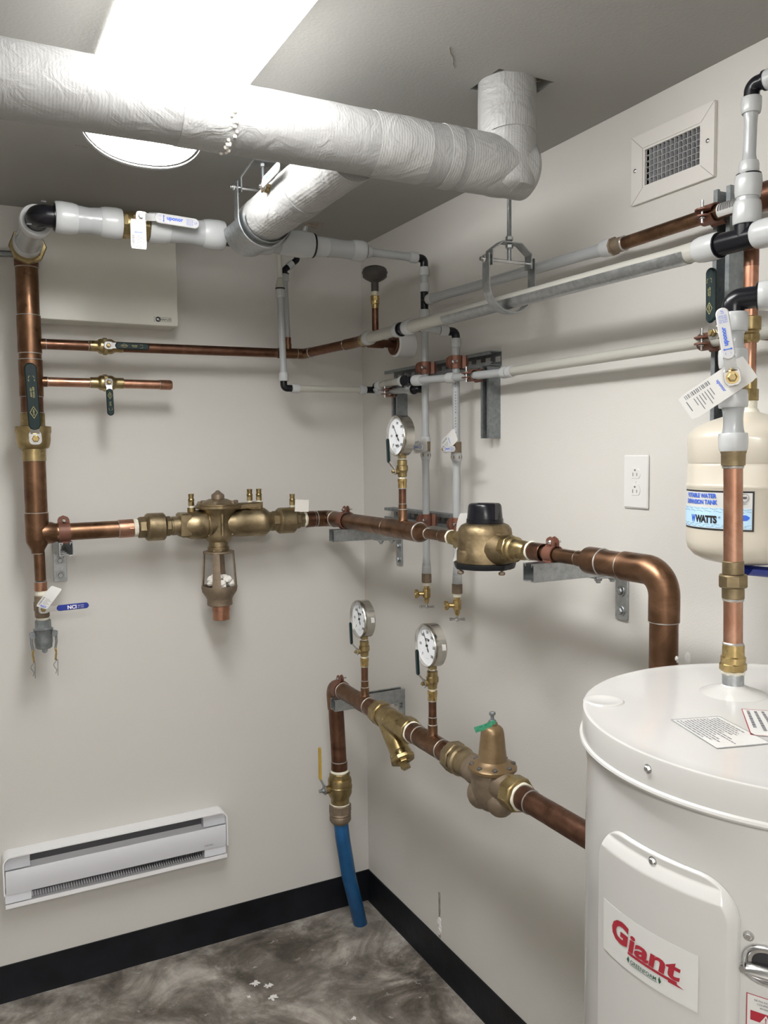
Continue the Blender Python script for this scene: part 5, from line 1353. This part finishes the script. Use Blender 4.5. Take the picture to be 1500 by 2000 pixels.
wrapped(ins, (-0.500, IY, IZ), (-0.470, IY, IZ), IR+0.0014, 'tape_band', 'insulation_tape', 0.0018, 12)
wrapped(ins, (-0.450, IY, IZ), (IX+IR*0.98, IY, IZ), IR+0.0008, 'elbow_cover', 'insulation_tape', 0.0012, 24, end1=0.016)
wrapped(ins, (IX, IY, IZ-IR*0.93), (IX, IY, CEIL+0.06), IR+0.0012, 'riser_cover', 'insulation_tape', 0.0015, 30, end0=0.016)
s = S().sheet(14, 8, lambda u, v, w: (IX-0.002+(IR+0.002+0.004*v*(1-v)+w+0.0015*noise.noise(Vector((u*5, v*5, 2))))*math.cos(-2.7+u*2.2), IY+(IR+0.002+0.004*v*(1-v)+w+0.0015*noise.noise(Vector((u*5, v*5, 2))))*math.sin(-2.7+u*2.2), 2.452+v*0.045+0.03*u*(1-u)), 0.001)
s.build('loose_tape', 'insulation_tape', ins)
s = S()   # crusty glue blob where two sections meet
for k in range(18):
    a = -0.9-k*0.12; s.ball((-0.952+random.uniform(-0.007, 0.007), IY+(IR+0.002)*math.sin(-PI/2+(k-5)*0.14), IZ-(IR+0.002)*-math.cos(-PI/2+(k-5)*0.14+PI/2)*0-(IR+0.001)*math.sin((k-5)*0.14)), random.uniform(0.003, 0.0065), 8)
s.build('glue_seam', 'paper_white', ins)
br = thing('insulated_branch', 'white wrapped insulated branch running back from the big insulated pipe to the header tee', 'insulated pipe', (TX, -1.0, IZ))
wrapped(br, (TX, -0.728, HZ), (TX, IY+IR*0.85, IZ), IR*0.98, 'insulation_wrap', 'insulation_tape', 0.0024, 60, end0=0.012)
wrapped(br, (TX, -1.02, HZ), (TX, -1.10, HZ), IR*1.01, 'tape_band', 'insulation_wrap', 0.0030, 20)
S().cyl((TX-0.045, -1.0, HZ+0.012), (-0.742, -1.0, 2.407), 0.011, 18).build('valve_stem', 'brass', br)
h, o, A, B, N = lever(br, (-0.738, -1.0, 2.407), Vector((-1, 0, 0.12)), Vector((0, -1, 0.06)), 0.026, 0.020, 0.112, 'grip_white', step=0.008, gt=0.005, gw=0.026, nut='steel_chrome')
uponor_mark(h, o, A, B, N, 0.112, 0.026, flip=1)
s = S().sheet(20, 3, lambda u, v, w: (TX-(IR+0.0045+w)*math.cos(PI*u), -0.660-v*0.175, HZ-(IR+0.0045+w)*math.sin(PI*u)), 0.0012)
tag(s.build('pipe_saddle', 'galvanized', loc=(TX, -0.74, HZ)), 'half round steel saddle cradling the end of the insulated branch', 'pipe support')
clevis('steel clevis hanger round the insulated branch', (TX, -0.800), Y_, 0.0725, 2.462, 2.535, 2.3165, rod_to=CEIL-0.001, mat='galvanized')

# ================================================================== ceiling lamp
LFX, LFW, LFH = -0.990, 0.140, 0.103
lf = thing('ceiling_light', 'long white ceiling light with a rounded glowing lens behind the insulated pipe', 'ceiling light', (LFX, -1.5, CEIL))
def prof(k, hw, h, p=2.3):
    out = []
    for i in range(k+1):
        a = PI*i/k; c, s_ = math.cos(a), math.sin(a)
        out.append((hw*math.copysign(abs(c)**(2/p), c), -h*abs(s_)**(2/p)))
    return out
S().prism([(x, z) for x, z in prof(32, LFW, LFH)], (LFX, -0.878, CEIL-0.002), Vector((1, 0, 0)), Z_, 1.215).build('lens', 'lamp_lens', lf)
for y in (-0.872, -2.093):
    pts = prof(32, LFW+0.003, LFH+0.003); n = len(pts)
    S().sheet(2, (n-1), lambda u, v, w, y=y: (LFX+pts[round(v*(n-1))][0]*1.02, y-u*0.012, CEIL-0.001+pts[round(v*(n-1))][1]*1.03-w), 0.003).build('end_rim', 'lens_end', lf)
S().box((LFX, -1.486, CEIL-0.0035), (0.250, 1.22, 0.006)).build('base_tray', 'heater_white', lf)

# ================================================================== vent grille
vg = thing('vent_grille', 'white framed square vent grille with a grey grid high on the right wall', 'vent', (0, -1.552, 2.41))
gy0, gy1, gz0, gz1 = -1.668, -1.434, 2.339, 2.490
oy0, oy1, oz0, oz1 = -1.634, -1.468, 2.370, 2.458
def quad(a, b, c, d, w0, w1, s):
    o = [Vector((-w0, p[0], p[1])) for p in (a, b, c, d)] + [Vector((-w1, p[0], p[1])) for p in (a, b, c, d)]
    b0 = len(s.v); s.v += o
    s.f += [(b0, b0+1, b0+2, b0+3), (b0+4, b0+5, b0+6, b0+7)] + [(b0+i, b0+(i+1) % 4, b0+4+(i+1) % 4, b0+4+i) for i in range(4)]
s = S()
O = [(gy0, gz0), (gy1, gz0), (gy1, gz1), (gy0, gz1)]; I = [(oy0, oz0), (oy1, oz0), (oy1, oz1), (oy0, oz1)]
e = 0.0002
for i in range(4):
    j = (i+1) % 4
    quad(O[i], O[j], I[j], I[i], 0.0004, 0.0085, s)
s.build('frame', 'vent_white', vg)
s = S()
for i in range(4):
    a, b = Vector((0, *O[i])), Vector((0, *I[i])); m = (b-a).normalized()
    s.box(Vector((-0.0086, 0, 0))+(a+b)/2, (0.0003, 0.0008, (b-a).length), Matrix((( 1, 0, 0), (0, m.z, m.y), (0, -m.y, m.z))))
s.build('mitre_line', 'ink_grey', vg)
s = S()
J = [(oy0+0.005, oz0+0.005), (oy1-0.005, oz0+0.005), (oy1-0.005, oz1-0.005), (oy0+0.005, oz1-0.005)]
for i in range(4):
    j = (i+1) % 4; quad(I[i], I[j], J[j], J[i], -0.001, 0.0062, s)
s.build('inner_frame', 'vent_white', vg)
s = S()
nh, nv = 13, 6
for k in range(1, nh): y = J[0][0]+(J[1][0]-J[0][0])*k/nh; s.box((0.001, y, (oz0+oz1)/2), (0.010, 0.0009, oz1-oz0-0.01))
for k in range(1, nv): z = J[0][1]+(J[2][1]-J[0][1])*k/nv; s.box((0.001, (oy0+oy1)/2, z), (0.010, oy1-oy0-0.01, 0.0009))
s.build('grid', 'vent_grid', vg, smooth=10)
s = S().box((0.099, -1.551, 2.414), (0.002, 0.19, 0.11)).box((0.055, vy0+0.001, 2.4135), (0.088, 0.002, 0.097)).box((0.055, vy1-0.001, 2.4135), (0.088, 0.002, 0.097)).box((0.055, -1.551, vz0+0.001), (0.088, 0.17, 0.002)).box((0.055, -1.551, vz1-0.001), (0.088, 0.17, 0.002))
s.build('duct', 'dark_void', vg)
for y in (-1.652, -1.446):
    S().lathe((-0.0085, y, 2.4145), -X_, [(0, 0.0048), (0.0012, 0.0046), (0.0026, 0.0030), (0.003, 0.001)], 20).build('screw', 'steel_chrome', vg)

# ================================================================== outlet
ou = thing('wall_outlet', 'white duplex power outlet on the right wall', 'outlet', (0, -1.4535, 1.7075))
cy_, cz_ = -1.4535, 1.7078; pw, ph = 0.0785, 0.1245
S().prism(rrect(pw, ph, 0.004, 4, -cy_, cz_), (-0.0006, 0, 0), -Y_, Z_, 0.0052, 0.003).build('cover_plate', 'outlet_white', ou)
for q in (1, -1):
    c = cz_+q*0.0195
    pts = [(0.0165*math.cos(a), max(-0.0125, min(0.0125, 0.0168*math.sin(a)))) for a in [2*PI*k/36 for k in range(36)]]
    r_ = S().prism([(-cy_+x, c+z) for x, z in pts], (-0.0050, 0, 0), -Y_, Z_, 0.0022, 0.0008).build('socket', 'outlet_white', ou)
    s = S()
    for (a, w, h_) in ((-0.0063, 0.0018, 0.0085), (0.0063, 0.0016, 0.0068)): s.box((-0.0074, cy_-a, c+0.0025*-1), (0.0008, w, h_))
    s.box((-0.0074, cy_, c+0.006), (0.0008, 0.020, 0.0008)) if False else None
    s.cyl((-0.0070, cy_, c+0.0075), (-0.0078, cy_, c+0.0075), 0.0024, 14)
    s.build('slots', 'ink_grey', r_)
S().cyl((-0.0056, cy_, cz_), (-0.0068, cy_, cz_), 0.003, 16).build('screw', 'outlet_white', ou)
S().cyl((-0.0068, cy_-0.010, cz_+0.0292), (-0.0078, cy_-0.010, cz_+0.0292), 0.0013, 12).build('indicator', 'led_green', ou)

# ================================================================== expansion tank on its copper riser
EX, EY, ER = -0.160, -1.887, 0.1015
et = thing('expansion_tank', 'cream expansion tank with a blue and white label on the right wall', 'tank', (EX, EY, 1.58))
s = S().lathe((EX, EY, 1.578), Z_, [(0, 0.02), (0.001, 0.050), (0.006, 0.072), (0.014, 0.088), (0.026, 0.0985), (0.038, 0.1012), (0.050, ER), (0.1345, ER), (0.136, ER+0.0006), (0.139, ER+0.0014), (0.142, ER+0.0006), (0.144, ER-0.0008), (0.174, ER-0.0012), (0.178, ER-0.0030), (0.182, ER-0.0012), (0.2215, ER), (0.232, 0.0985), (0.243, 0.088), (0.252, 0.070), (0.260, 0.046), (0.266, 0.024), (0.270, 0.014)], 72)
s.build('tank_shell', 'tank_cream', et)
def ecyl(a0, z0, rr=0.0):
    R = ER+0.0004+rr
    return lambda x, z, w: (EX+(R+w)*math.cos(a0-x/R*-1), EY+(R+w)*math.sin(a0-x/R*-1), z0+z)
zb_, zt_ = 1.6425, 1.7105
a1, a2 = math.radians(140), math.radians(226)
def band(m, nm, za, zb, aa, ab, w, r=0.0):
    s = S().sheet(48, 2, lambda u, v, t: (EX+(ER+w+t)*math.cos(aa+(ab-aa)*u), EY+(ER+w+t)*math.sin(aa+(ab-aa)*u), za+(zb-za)*v), 0.0003)
    return s.build(nm, m, et)
band('ink_black', 'label_border', zb_, zt_, a1, a2, 0.0003)
band('sticker_white', 'label', zb_+0.003, zt_-0.003, a1, a2-0.03, 0.0007)
band('label_blue_light', 'label_field', zb_+0.0038, zb_+0.0385, a1, a2-0.038, 0.0011)
ac = math.radians(183)
def E_(deg, z): 
    a = math.radians(deg); R = ER+0.0015
    return lambda x, y, w: (EX+(R+w)*math.cos(a+x/R), EY+(R+w)*math.sin(a+x/R), z+y)
s = S().text('POTABLE WATER', E_(171.5, 1.7015), width=0.073, height=0.0082, bold=0.04); s.text('EXPANSION TANK', E_(171.5, 1.6905), width=0.077, height=0.0082, bold=0.04)
s.build('lettering', 'ink_blue', et)
s = S().text('WATTS', E_(179.5, 1.6610), width=0.047, height=0.0135, bold=0.06, spacing=0.88); s.text('®', E_(195, 1.665), width=0.004)
for (za, ph_) in ((1.6790, 0), (1.6745, 2), (1.6515, 1), (1.6480, 3)):
    n = 40
    for k in range(n):
        if (k*7+int(ph_)*3) % 5 == 0: continue
        a = math.radians(142+82*k/n); b = math.radians(142+82*(k+0.8)/n); R = ER+0.0016
        f0 = 0.0010*math.sin(k*1.3+ph_); f1 = 0.0010*math.sin((k+0.8)*1.3+ph_)
        s.tube([(EX+R*math.cos(a), EY+R*math.sin(a), za+f0), (EX+R*math.cos((a+b)/2), EY+R*math.sin((a+b)/2), za+(f0+f1)/2+0.0007), (EX+R*math.cos(b), EY+R*math.sin(b), za+f1)], 0.0002, seg=5)
s.text('NSF.', E_(217.5, 1.6995), width=0.009, bold=0.05); s.text('Certified to\nNSF/ANSI 61', E_(216.5, 1.6900), width=0.013); s.text('Listed', E_(201.5, 1.6895), width=0.006)
s.lathe((EX+(ER+0.001)*math.cos(math.radians(217.5)), EY+(ER+0.001)*math.sin(math.radians(217.5)), 1.6995), (math.cos(math.radians(217.5)), math.sin(math.radians(217.5)), 0), [(0, 0.0068), (0.0006, 0.0068), (0.0006, 0.0063), (0, 0.0063)], 24, open_=True)
s.build('brand_lettering', 'ink_black', et)
s = S()
s.text('W', E_(163.0, 1.6610), width=0.012, height=0.0135, bold=0.05)
c = E_(217.5, 1.6655); s.prism([(0, 0), (1, 0), (1, 1)], (0, 0, 0), X_, Y_, 0.001) if False else None
pts = [(0.008*math.cos(2*PI*k/20)*(1+0.12*math.sin(k*2)), 0.0048*math.sin(2*PI*k/20)) for k in range(20)]
b0 = len(s.v); s.v += [Vector(c(x, y, 0.0004)) for x, y in pts]; s.f.append(tuple(range(b0, b0+20)))
s.build('label_emblem', 'ink_blue', et)
s = S().sheet(3, 8, lambda u, v, w: (EX-0.055+0.05*u+0.03*v, EY-0.035-0.018*u+0.05*(v-0.5), 1.577-0.014*math.sin(PI*v)-0.006*u-w), 0.001)
s.build('torn_cap_sticker', 'grip_blue', et)
er = thing('tank_riser_pipe', 'copper and brass riser standing on top of the cream expansion tank', 'pipe', (EX, EY, 1.85))
E2 = lambda z: (EX, EY, z)
S().cyl(E2(1.846), E2(1.866), 0.0145, 28).lathe(E2(1.846), Z_, [(0, 0.019), (0.006, 0.016)], 24).build('thread_tape', 'teflon', er)
S().hex(E2(1.866), E2(1.887), 0.0165, 0.001, 8).cyl(E2(1.885), E2(1.905), 0.0135, 28).build('adapter', 'brass', er)
joint(er, E2(1.910), Z_, 0.0120, 0.006)
pipe(er, E2(1.905), E2(1.972), 0.0115, 'copper_bright')
S().lathe(E2(1.968), Z_, [(0, 0.0135), (0.004, 0.0165), (0.014, 0.0165), (0.016, 0.0150), (0.020, 0.0150), (0.022, 0.0185), (0.044, 0.0185), (0.046, 0.0135)], 28).cyl(E2(2.000), (EX-0.036, EY+0.004, 2.000), 0.008, 18).build('ball_valve_body', 'brass', er)
pipe(er, E2(2.01), E2(2.118), 0.0125, 'copper_bright')
S().tube([E2(2.10), E2(2.140), (EX-0.030, EY, 2.142)], 0.0128, 0.02, 28).build('elbow', 'copper_dark', er)
pp = S().cyl((EX+0.03, EY+0.01, 2.02), (EX+0.03, EY+0.01, 2.24), 0.0125, 28).build('pipe', 'copper_bright', er) if False else None
h, o, A, B, N = lever(er, (EX+0.000, EY+0.078, 1.995), -X_, Vector((0, 0.02, 1)), 0.024, 0.022, 0.100, 'grip_green', step=0.006, gt=0.010, gw=0.021)
grip_mark(h, o, A, B, N, 0.100, 0.021, 'ink_yellow', flip=-1)
S().cyl((EX+0.0, EY+0.078, 1.995), (EX+0.05, EY+0.078, 1.995), 0.010, 18).cyl((EX+0.04, EY+0.078, 1.968), (EX+0.04, EY+0.078, 2.022), 0.017, 24).build('side_valve_body', 'brass', er)
S().cyl((EX+0.04, EY+0.078, 2.0), (EX+0.158, EY+0.078, 2.0), 0.0112, 24).build('side_pipe', 'copper_dark', er)

# ================================================================== water heater
TXc, TYc, TR, TZ = -0.359, -2.148, 0.3036, 1.400
wh = thing('water_heater', 'large white cylindrical water heater in the right foreground', 'water heater', (TXc, TYc, 0))
RB = TR-0.0055
S().lathe((TXc, TYc, 0.06), Z_, [(0, RB-0.03), (0.001, RB), (1.295, RB)], 160).build('tank_jacket', 'enamel_white', wh)
s = S()
def cap_rim(u, v, w): return None
s.lathe((TXc, TYc, 0), Z_, [(1.3545, RB), (1.3545, TR+0.0035), (1.3570, TR+0.0045), (1.3600, TR+0.0035), (1.3615, TR-0.0002), (1.3975, TR-0.0005), (1.3996, TR-0.0012), (1.4005, TR-0.0035), (1.3998, TR-0.007), (1.3985, TR-0.03), (1.3985, 0.01)], 160)
s.build('lid', 'enamel_white', wh)
for k in range(3):
    a = math.radians((60+k*120)); S().cyl((TXc+(RB-0.06)*math.cos(a), TYc+(RB-0.06)*math.sin(a), 0), (TXc+(RB-0.06)*math.cos(a), TYc+(RB-0.06)*math.sin(a), 0.07), 0.02, 20).build('foot', 'rubber_grey', wh)
def W_(deg, z, off=0.0, R=RB):
    a = math.radians(deg); RR = R+off
    return lambda x, y, w: (TXc+(RR+w)*math.cos(a+x/RR), TYc+(RR+w)*math.sin(a+x/RR), z+y)
def wscrew(deg, z, R, name='screw'):
    a = math.radians(deg); n = Vector((math.cos(a), math.sin(a), 0)); p = Vector((TXc, TYc, z))+n*R
    return S().lathe(p, n, [(0, 0.0062), (0.001, 0.0060), (0.0012, 0.0042)], 20).hex(p+n*0.001, p+n*0.0042, 0.0042, 0.0008).build(name, 'steel_chrome', wh)
wscrew(181.8, 1.3885-0.005, TR-0.001)
# access panel: a pressed cover that follows the jacket
PA0, PA1, PZ0, PZ1 = 163.5, 204.8, 0.36, 1.279
def panel(u, v, w):
    deg = PA0+(PA1-PA0)*u; z = PZ0+(PZ1-PZ0)*v
    Wd = math.radians(PA1-PA0)*RB; x = u*Wd; y = z-PZ0; Hh = PZ1-PZ0
    r = 0.050
    # rounded corners: slide the outline inwards
    dx_ = min(x, Wd-x); dy_ = min(y, Hh-y)
    if dx_ < r and dy_ < r:
        ex, ey = r-dx_, r-dy_; m = max(ex, ey); l = math.hypot(ex, ey)
        if l > 1e-9:
            k = m/l; nx, ny = r-ex*k, r-ey*k
            x = nx if x < Wd/2 else Wd-nx; y = ny if y < Hh/2 else Hh-ny
            e = r-m
        else: e = r
    else: e = min(dx_, dy_)
    top = max(0.0, 1-(Hh-y)/0.030)       # scooped ledge along the top edge
    rise = 0.015*min(1, e/0.010)**0.6 if e < 0.010 else 0.015
    if Hh-y < 0.026 and e > 0.002: rise = min(rise, 0.0055+0.0095*max(0.0, ((Hh-y)-0.012)/0.014)**0.8 if Hh-y > 0.012 else 0.0055)
    R = RB+0.0006+rise+w*0.0
    a = math.radians(PA0)+x/RB
    return (TXc+R*math.cos(a), TYc+R*math.sin(a), PZ0+y)
def warp(t, L, fine):
    return t
s = S(); NU, NV = 110, 260
us = [0, 0.002, 0.006, 0.010, 0.014]; 
def nonlin(k, n, e):   # dense samples near both ends
    t = k/n; return 0.5-0.5*math.cos(PI*t)*(0.35+0.65*abs(math.cos(PI*t)))
b0 = len(s.v)
def remap(t): return 0.5*(1-math.copysign(abs(math.cos(PI*t))**0.75, math.cos(PI*t)))
for j in range(NV+1):
    for i in range(NU+1): s.v.append(Vector(panel(i/NU*0.5+0.5*remap(i/NU), j/NV*0.3+0.7*remap(j/NV), 0)))
for j in range(NV):
    for i in range(NU):
        a = b0+j*(NU+1)+i; s.f.append((a, a+1, a+NU+2, a+NU+1))
s.build('access_panel', 'enamel_white', wh, smooth=60)
wscrew(183.8, 1.2690, RB+0.006)
# brand sticker on the panel
PR = RB+0.0160
def pan(deg, z): return W_(deg, z, 0.0, PR)
la0, la1, lz0, lz1 = 168.6, 196.9, 1.113, 1.183
s = S()
s.sheet(40, 6, lambda u, v, w: W_(la0+(la1-la0)*u, lz0+(lz1-lz0)*v, 0.0004, PR)(0, 0, w), 0.0003)
s.build('brand_sticker', 'sticker_white', wh)
gm = math.radians((172.2+194.5)/2)
def GT(x, y, w): return W_(183.3, 1.1545, 0.0010, PR)(x, y, w)
s = S()
s.text('G', lambda x, y, w: GT(x-0.0430, y+0.0015, w), width=0.0330, height=0.0310, bold=0.045, shear=0.12)
s.text('iant', lambda x, y, w: GT(x+0.0130, y-0.0035, w), width=0.0800, height=0.0240, bold=0.03, shear=0.12)
def band2(pts):
    b0 = len(s.v)
    for x, y in pts: s.v.append(Vector(GT(x, y, 0.0003)))
    s.f.append(tuple(range(b0, b0+len(pts))))
for k in range(10):
    x0 = -0.028+k*0.0076; x1 = x0+0.0077; band2([(x0, -0.0195), (x1, -0.0195), (x1, -0.0160), (x0, -0.0160)])
for k in range(4):
    x0 = 0.036+k*0.0055; x1 = x0+0.0055; t0, t1 = k/4, (k+1)/4
    band2([(x0, -0.0215), (x1, -0.0215), (x1, -0.0215+0.006*(1-t1)), (x0, -0.0215+0.006*(1-t0))])
s.build('brand_lettering', 'ink_red', wh)
s = S()
s.text('GREENFOAM', lambda x, y, w: GT(x-0.002, y-0.0270, w), width=0.0420, height=0.0052, bold=0.008)
def band3(pts):
    b0 = len(s.v)
    for x, y in pts: s.v.append(Vector(GT(x, y, 0.0003)))
    s.f.append(tuple(range(b0, b0+len(pts))))
for k in range(8):
    x0 = -0.024+k*0.0055; band3([(x0, -0.0312), (x0+0.0055, -0.0312), (x0+0.0055, -0.0306), (x0, -0.0306)])
for (cx_, q) in ((-0.0265, 1), (0.0235, -1)):
    band3([(cx_, -0.031), (cx_-q*0.003, -0.027), (cx_, -0.0215), (cx_+q*0.0015, -0.026)])
s.build('tagline_lettering', 'ink_green', wh)
# recessed pull handle
def hnd(deg): return W_(deg, 1.192, 0.0, RB)
HC = 211.0
s = S()
def cup(u, v, w):
    a = 2*PI*u; rx_, rz_ = 0.030*(1-0.35*v), 0.0235*(1-0.35*v)
    x = 0.0+rx_*math.copysign(abs(math.cos(a))**0.8, math.cos(a)); z = rz_*math.copysign(abs(math.sin(a))**0.8, math.sin(a))
    return W_(HC, 1.192, 0.0008+0.004*math.sin(PI*min(v*1.6, 1))-0.0*v, RB)(x, z, w)
s.sheet(40, 6, cup, 0.002); s.build('handle_bezel', 'steel_chrome', wh)
s = S(); pts = [W_(HC, 1.192, 0.0010, RB)(0.021*math.cos(2*PI*k/30), 0.0155*math.sin(2*PI*k/30), 0) for k in range(30)]
s.v += [Vector(p) for p in pts]; s.f.append(tuple(range(30))); s.build('handle_recess', 'dark_void', wh)
s = S().sheet(14, 6, lambda u, v, w: W_(HC+0.3, 1.1845, 0.004+0.008*math.sin(PI*v), RB)((u-0.5)*0.052, (v-0.5)*0.0165*(1-0.35*(2*u-1)**4), w), 0.003)
s.build('handle_grip', 'steel_chrome', wh)
wscrew(206.5, 1.2205, RB); wscrew(204.95+0.45, 1.1800, RB)
# warning sticker
s = S().sheet(20, 4, lambda u, v, w: W_(206.2+u*16, 1.068+v*0.085, 0.0003, RB)(0, 0, w), 0.0003); s.build('warning_sticker', 'sticker_white', wh)
s = S()
def edge(d0, d1, z0, z1):
    s.sheet(12, 1, lambda u, v, w: W_(d0+(d1-d0)*u, z0+(z1-z0)*v, 0.0008, RB)(0, 0, w), 0.0002)
edge(206.3, 222, 1.1518, 1.1526); edge(206.3, 206.5, 1.069, 1.1520); edge(207.2, 221, 1.1215, 1.1330)
s.build('warning_band', 'ink_red', wh)
s = S()
for k, t in enumerate(('NE PAS RETIRER LE PANNEAU', 'COUPER LE COURANT', 'AVANT D OUVRIR')):
    s.text(t, W_(211.8, 1.1468-k*0.0040, 0.0010, RB), width=0.040-0.006*k)
s.build('warning_lettering', 'ink_grey', wh)
s = S(); W0 = W_(210.4, 1.1268, 0.0013, RB)
b0 = len(s.v); s.v += [Vector(W0(x, y, 0)) for x, y in ((-0.0062, -0.0048), (0.0062, -0.0048), (0, 0.0052))]; s.f.append((b0, b0+1, b0+2))
s.build('warning_triangle', 'sticker_white', wh)
s = S().text('!', W_(210.4, 1.1262, 0.0015, RB), height=0.006, bold=0.03); s.build('warning_mark', 'ink_red', wh)
# papers on the lid
def lid_paper(P, lines, name, label, border, txt, seed):
    P = [Vector((x, y, 0)) for x, y in P]; z = 1.3992
    def fn(u, v, w=0.0):
        p = (P[0]*(1-u)+P[1]*u)*(1-v)+(P[3]*(1-u)+P[2]*u)*v
        return Vector((p.x, p.y, z+w+0.0012*(1-u)*v*0))
    o = S().sheet(4, 4, lambda u, v, w: fn(u, v, w), 0.0004).build(name, 'sticker_white', wh)
    s = S(); r = random.Random(seed)
    for k in range(lines):
        v0 = 0.06+0.88*k/lines; end = r.uniform(0.55, 0.93); u0 = 0.05+r.uniform(0, 0.04)
        while u0 < end:
            u1 = min(u0+r.uniform(0.03, 0.10), end)
            s.grid(1, 1, lambda a, b: fn(u0+(u1-u0)*a, v0+0.36/lines*b, 0.0007)); u0 = u1+0.012
    s.build('print', txt, wh)
    s = S(); t = 0.012
    for (a, b, c, d) in ((0, 1, 0, t), (0, 1, 1-t, 1), (0, t, 0, 1), (1-t, 1, 0, 1)):
        s.grid(1, 1, lambda u, v: fn(a+(b-a)*u, c+(d-c)*v, 0.0006))
    s.build('print_border', border, wh)
lid_paper([(-0.529, -2.068), (-0.4600, -2.086), (-0.487, -2.189), (-0.565, -2.180)][::-1] if False else [(-0.529, -2.068), (-0.566, -2.180), (-0.490, -2.2010), (-0.4575, -2.0895)], 13, 'instruction_sheet', '', 'ink_grey', 'ink_grey', 4)
lid_paper([(-0.402, -2.082), (-0.486, -2.166), (-0.395, -2.250), (-0.330, -2.150)], 9, 'warranty_sheet', '', 'ink_red', 'ink_grey', 9)
s = S().lathe((-0.548, -1.951, 1.3965), Z_, [(0.0, 0.031), (0.0022, 0.031), (0.0042, 0.029), (0.0046, 0.026), (0.0034, 0.020), (0.0030, 0.001)], 36); s.build('knockout_plug', 'enamel_white', wh)
# nipples with escutcheons
NXp, NYp = -0.342, -2.017
s = S().lathe((NXp, NYp, 1.3975), Z_, [(0, 0.0500), (0.0012, 0.0500), (0.005, 0.040), (0.010, 0.026), (0.013, 0.0190), (0.015, 0.0175)], 44); s.build('pipe_collar', 'enamel_white', wh)
NX2, NY2 = -0.262, -2.045
s = S().lathe((NX2, NY2-0.03, 1.3975), Z_, [(0, 0.042), (0.0012, 0.042), (0.005, 0.034), (0.010, 0.022), (0.013, 0.0150)], 40); s.build('pipe_collar', 'enamel_white', wh)
S().cyl((NX2, NY2-0.03, 1.405), (NX2, NY2-0.03, 1.415), 0.012, 24).build('port_plug', 'galvanized_dull', wh)

# hot water riser: from the lid nipple up to a black elbow
hr = thing('hot_water_riser', 'foreground riser of copper, brass and white plastic standing on the water heater', 'pipe', (NXp, NYp, 1.40))
Q = lambda z: (NXp, NYp+0.013*min(1, (z-1.4)/0.6), z)
S().cyl(Q(1.402), Q(1.432), 0.0162, 32).build('nipple', 'galvanized', hr)
teflon(hr, Q(1.426), Q(1.436), 0.0172)
S().hex(Q(1.434), Q(1.447), 0.0205, 0.002, 8).lathe(Q(1.446), Z_, [(0, 0.0185), (0.010, 0.0190), (0.012, 0.0165), (0.030, 0.0165)], 32).build('adapter', 'brass_bright', hr)
joint(hr, Q(1.477), Z_, 0.0148, 0.005)
pipe(hr, Q(1.474), Q(1.550), 0.0143, 'copper_bright'); pipe(hr, Q(1.600), Q(1.756), 0.0143, 'copper_bright')
s = S().cyl(Q(1.548), Q(1.566), 0.0168, 32, 0.001).hex(Q(1.566), Q(1.586), 0.0225, 0.002, 8, 0.3).cyl(Q(1.586), Q(1.607), 0.0162, 32, 0.001)
s.build('union', 'bronze_cast', hr)
joint(hr, Q(1.547), Z_, 0.0150, 0.005); joint(hr, Q(1.754), Z_, 0.0150, 0.005)
S().lathe(Q(1.756), Z_, [(0, 0.0178), (0.018, 0.0182), (0.020, 0.0192), (0.024, 0.0192)], 32).build('adapter', 'bronze_cast', hr)
ring(hr, Q(1.806), Q(1.778), 0.0150, 0.0220)
neck(hr, Q(1.798), Q(1.852), 0.0145, 1.2)
ring(hr, Q(1.845), Q(1.872), 0.0150, 0.0220)
ring(hr, Q(1.910), Q(1.934), 0.0150, 0.0220) if False else ring(hr, Q(1.934), Q(1.906), 0.0150, 0.0220)
neck(hr, Q(1.928), Q(1.968), 0.0145, 1.2)
ring(hr, Q(1.990), Q(1.961), 0.0150, 0.0225)
ex, ey_, _ = Q(2.0)
S().tube([Q(1.988), Q(2.010), (ex+0.022, ey_-0.034, 2.012)], 0.0165, 0.020, 28).lathe((ex+0.018, ey_-0.028, 2.012), (0.55, -0.83, 0), [(0, 0.0205), (0.003, 0.0205)], 28).build('elbow', 'plastic_black', hr)
ring(hr, (ex+0.020, ey_-0.030, 2.012), (ex+0.038, ey_-0.058, 2.012), 0.0150, 0.0225)
neck(hr, (ex+0.036, ey_-0.055, 2.012), (ex+0.115, ey_-0.180, 2.012), 0.0145, 1.2)
fv = thing('riser_valve', 'brass valve in the foreground riser with an upright white lever on its left', 'valve', Q(1.88))
S().lathe(Q(1.868), Z_, [(0, 0.0175), (0.004, 0.0190), (0.010, 0.0190), (0.012, 0.0175), (0.016, 0.0200), (0.034, 0.0200), (0.038, 0.0175), (0.042, 0.0175)], 8, rot=0.3).build('valve_body', 'bronze_cast', fv)
Nf = Vector((-0.78, -0.62, 0)).normalized(); vc = Vector(Q(1.889))
S().cyl(vc, vc+Nf*0.038, 0.0095, 18).build('stem', 'brass_bright', fv)
h, o, A, B, N = lever(fv, vc+Nf*0.032, Nf, Vector((-0.10, 0.13, 1)), 0.024, 0.030, 0.078, 'grip_white', step=0.014, gt=0.0055, gw=0.019)
uponor_mark(h, o, A, B, N, 0.078, 0.019)
ft = Vector(vc)+Nf*0.029
Ut = Vector((0.62, -0.78, 0)); dn_ = -0.62
Vt = (Ut*0.83+Z_*0.56).normalized(); Un = (Z_*0.83-Ut*0.56).normalized()
card_tag('large white card tag with barcode and blue print on the foreground riser valve', ft-Vt*0.026-Nf*0.004, -Un, Vt, Nf, 0.042, 0.110, bend=0.008)
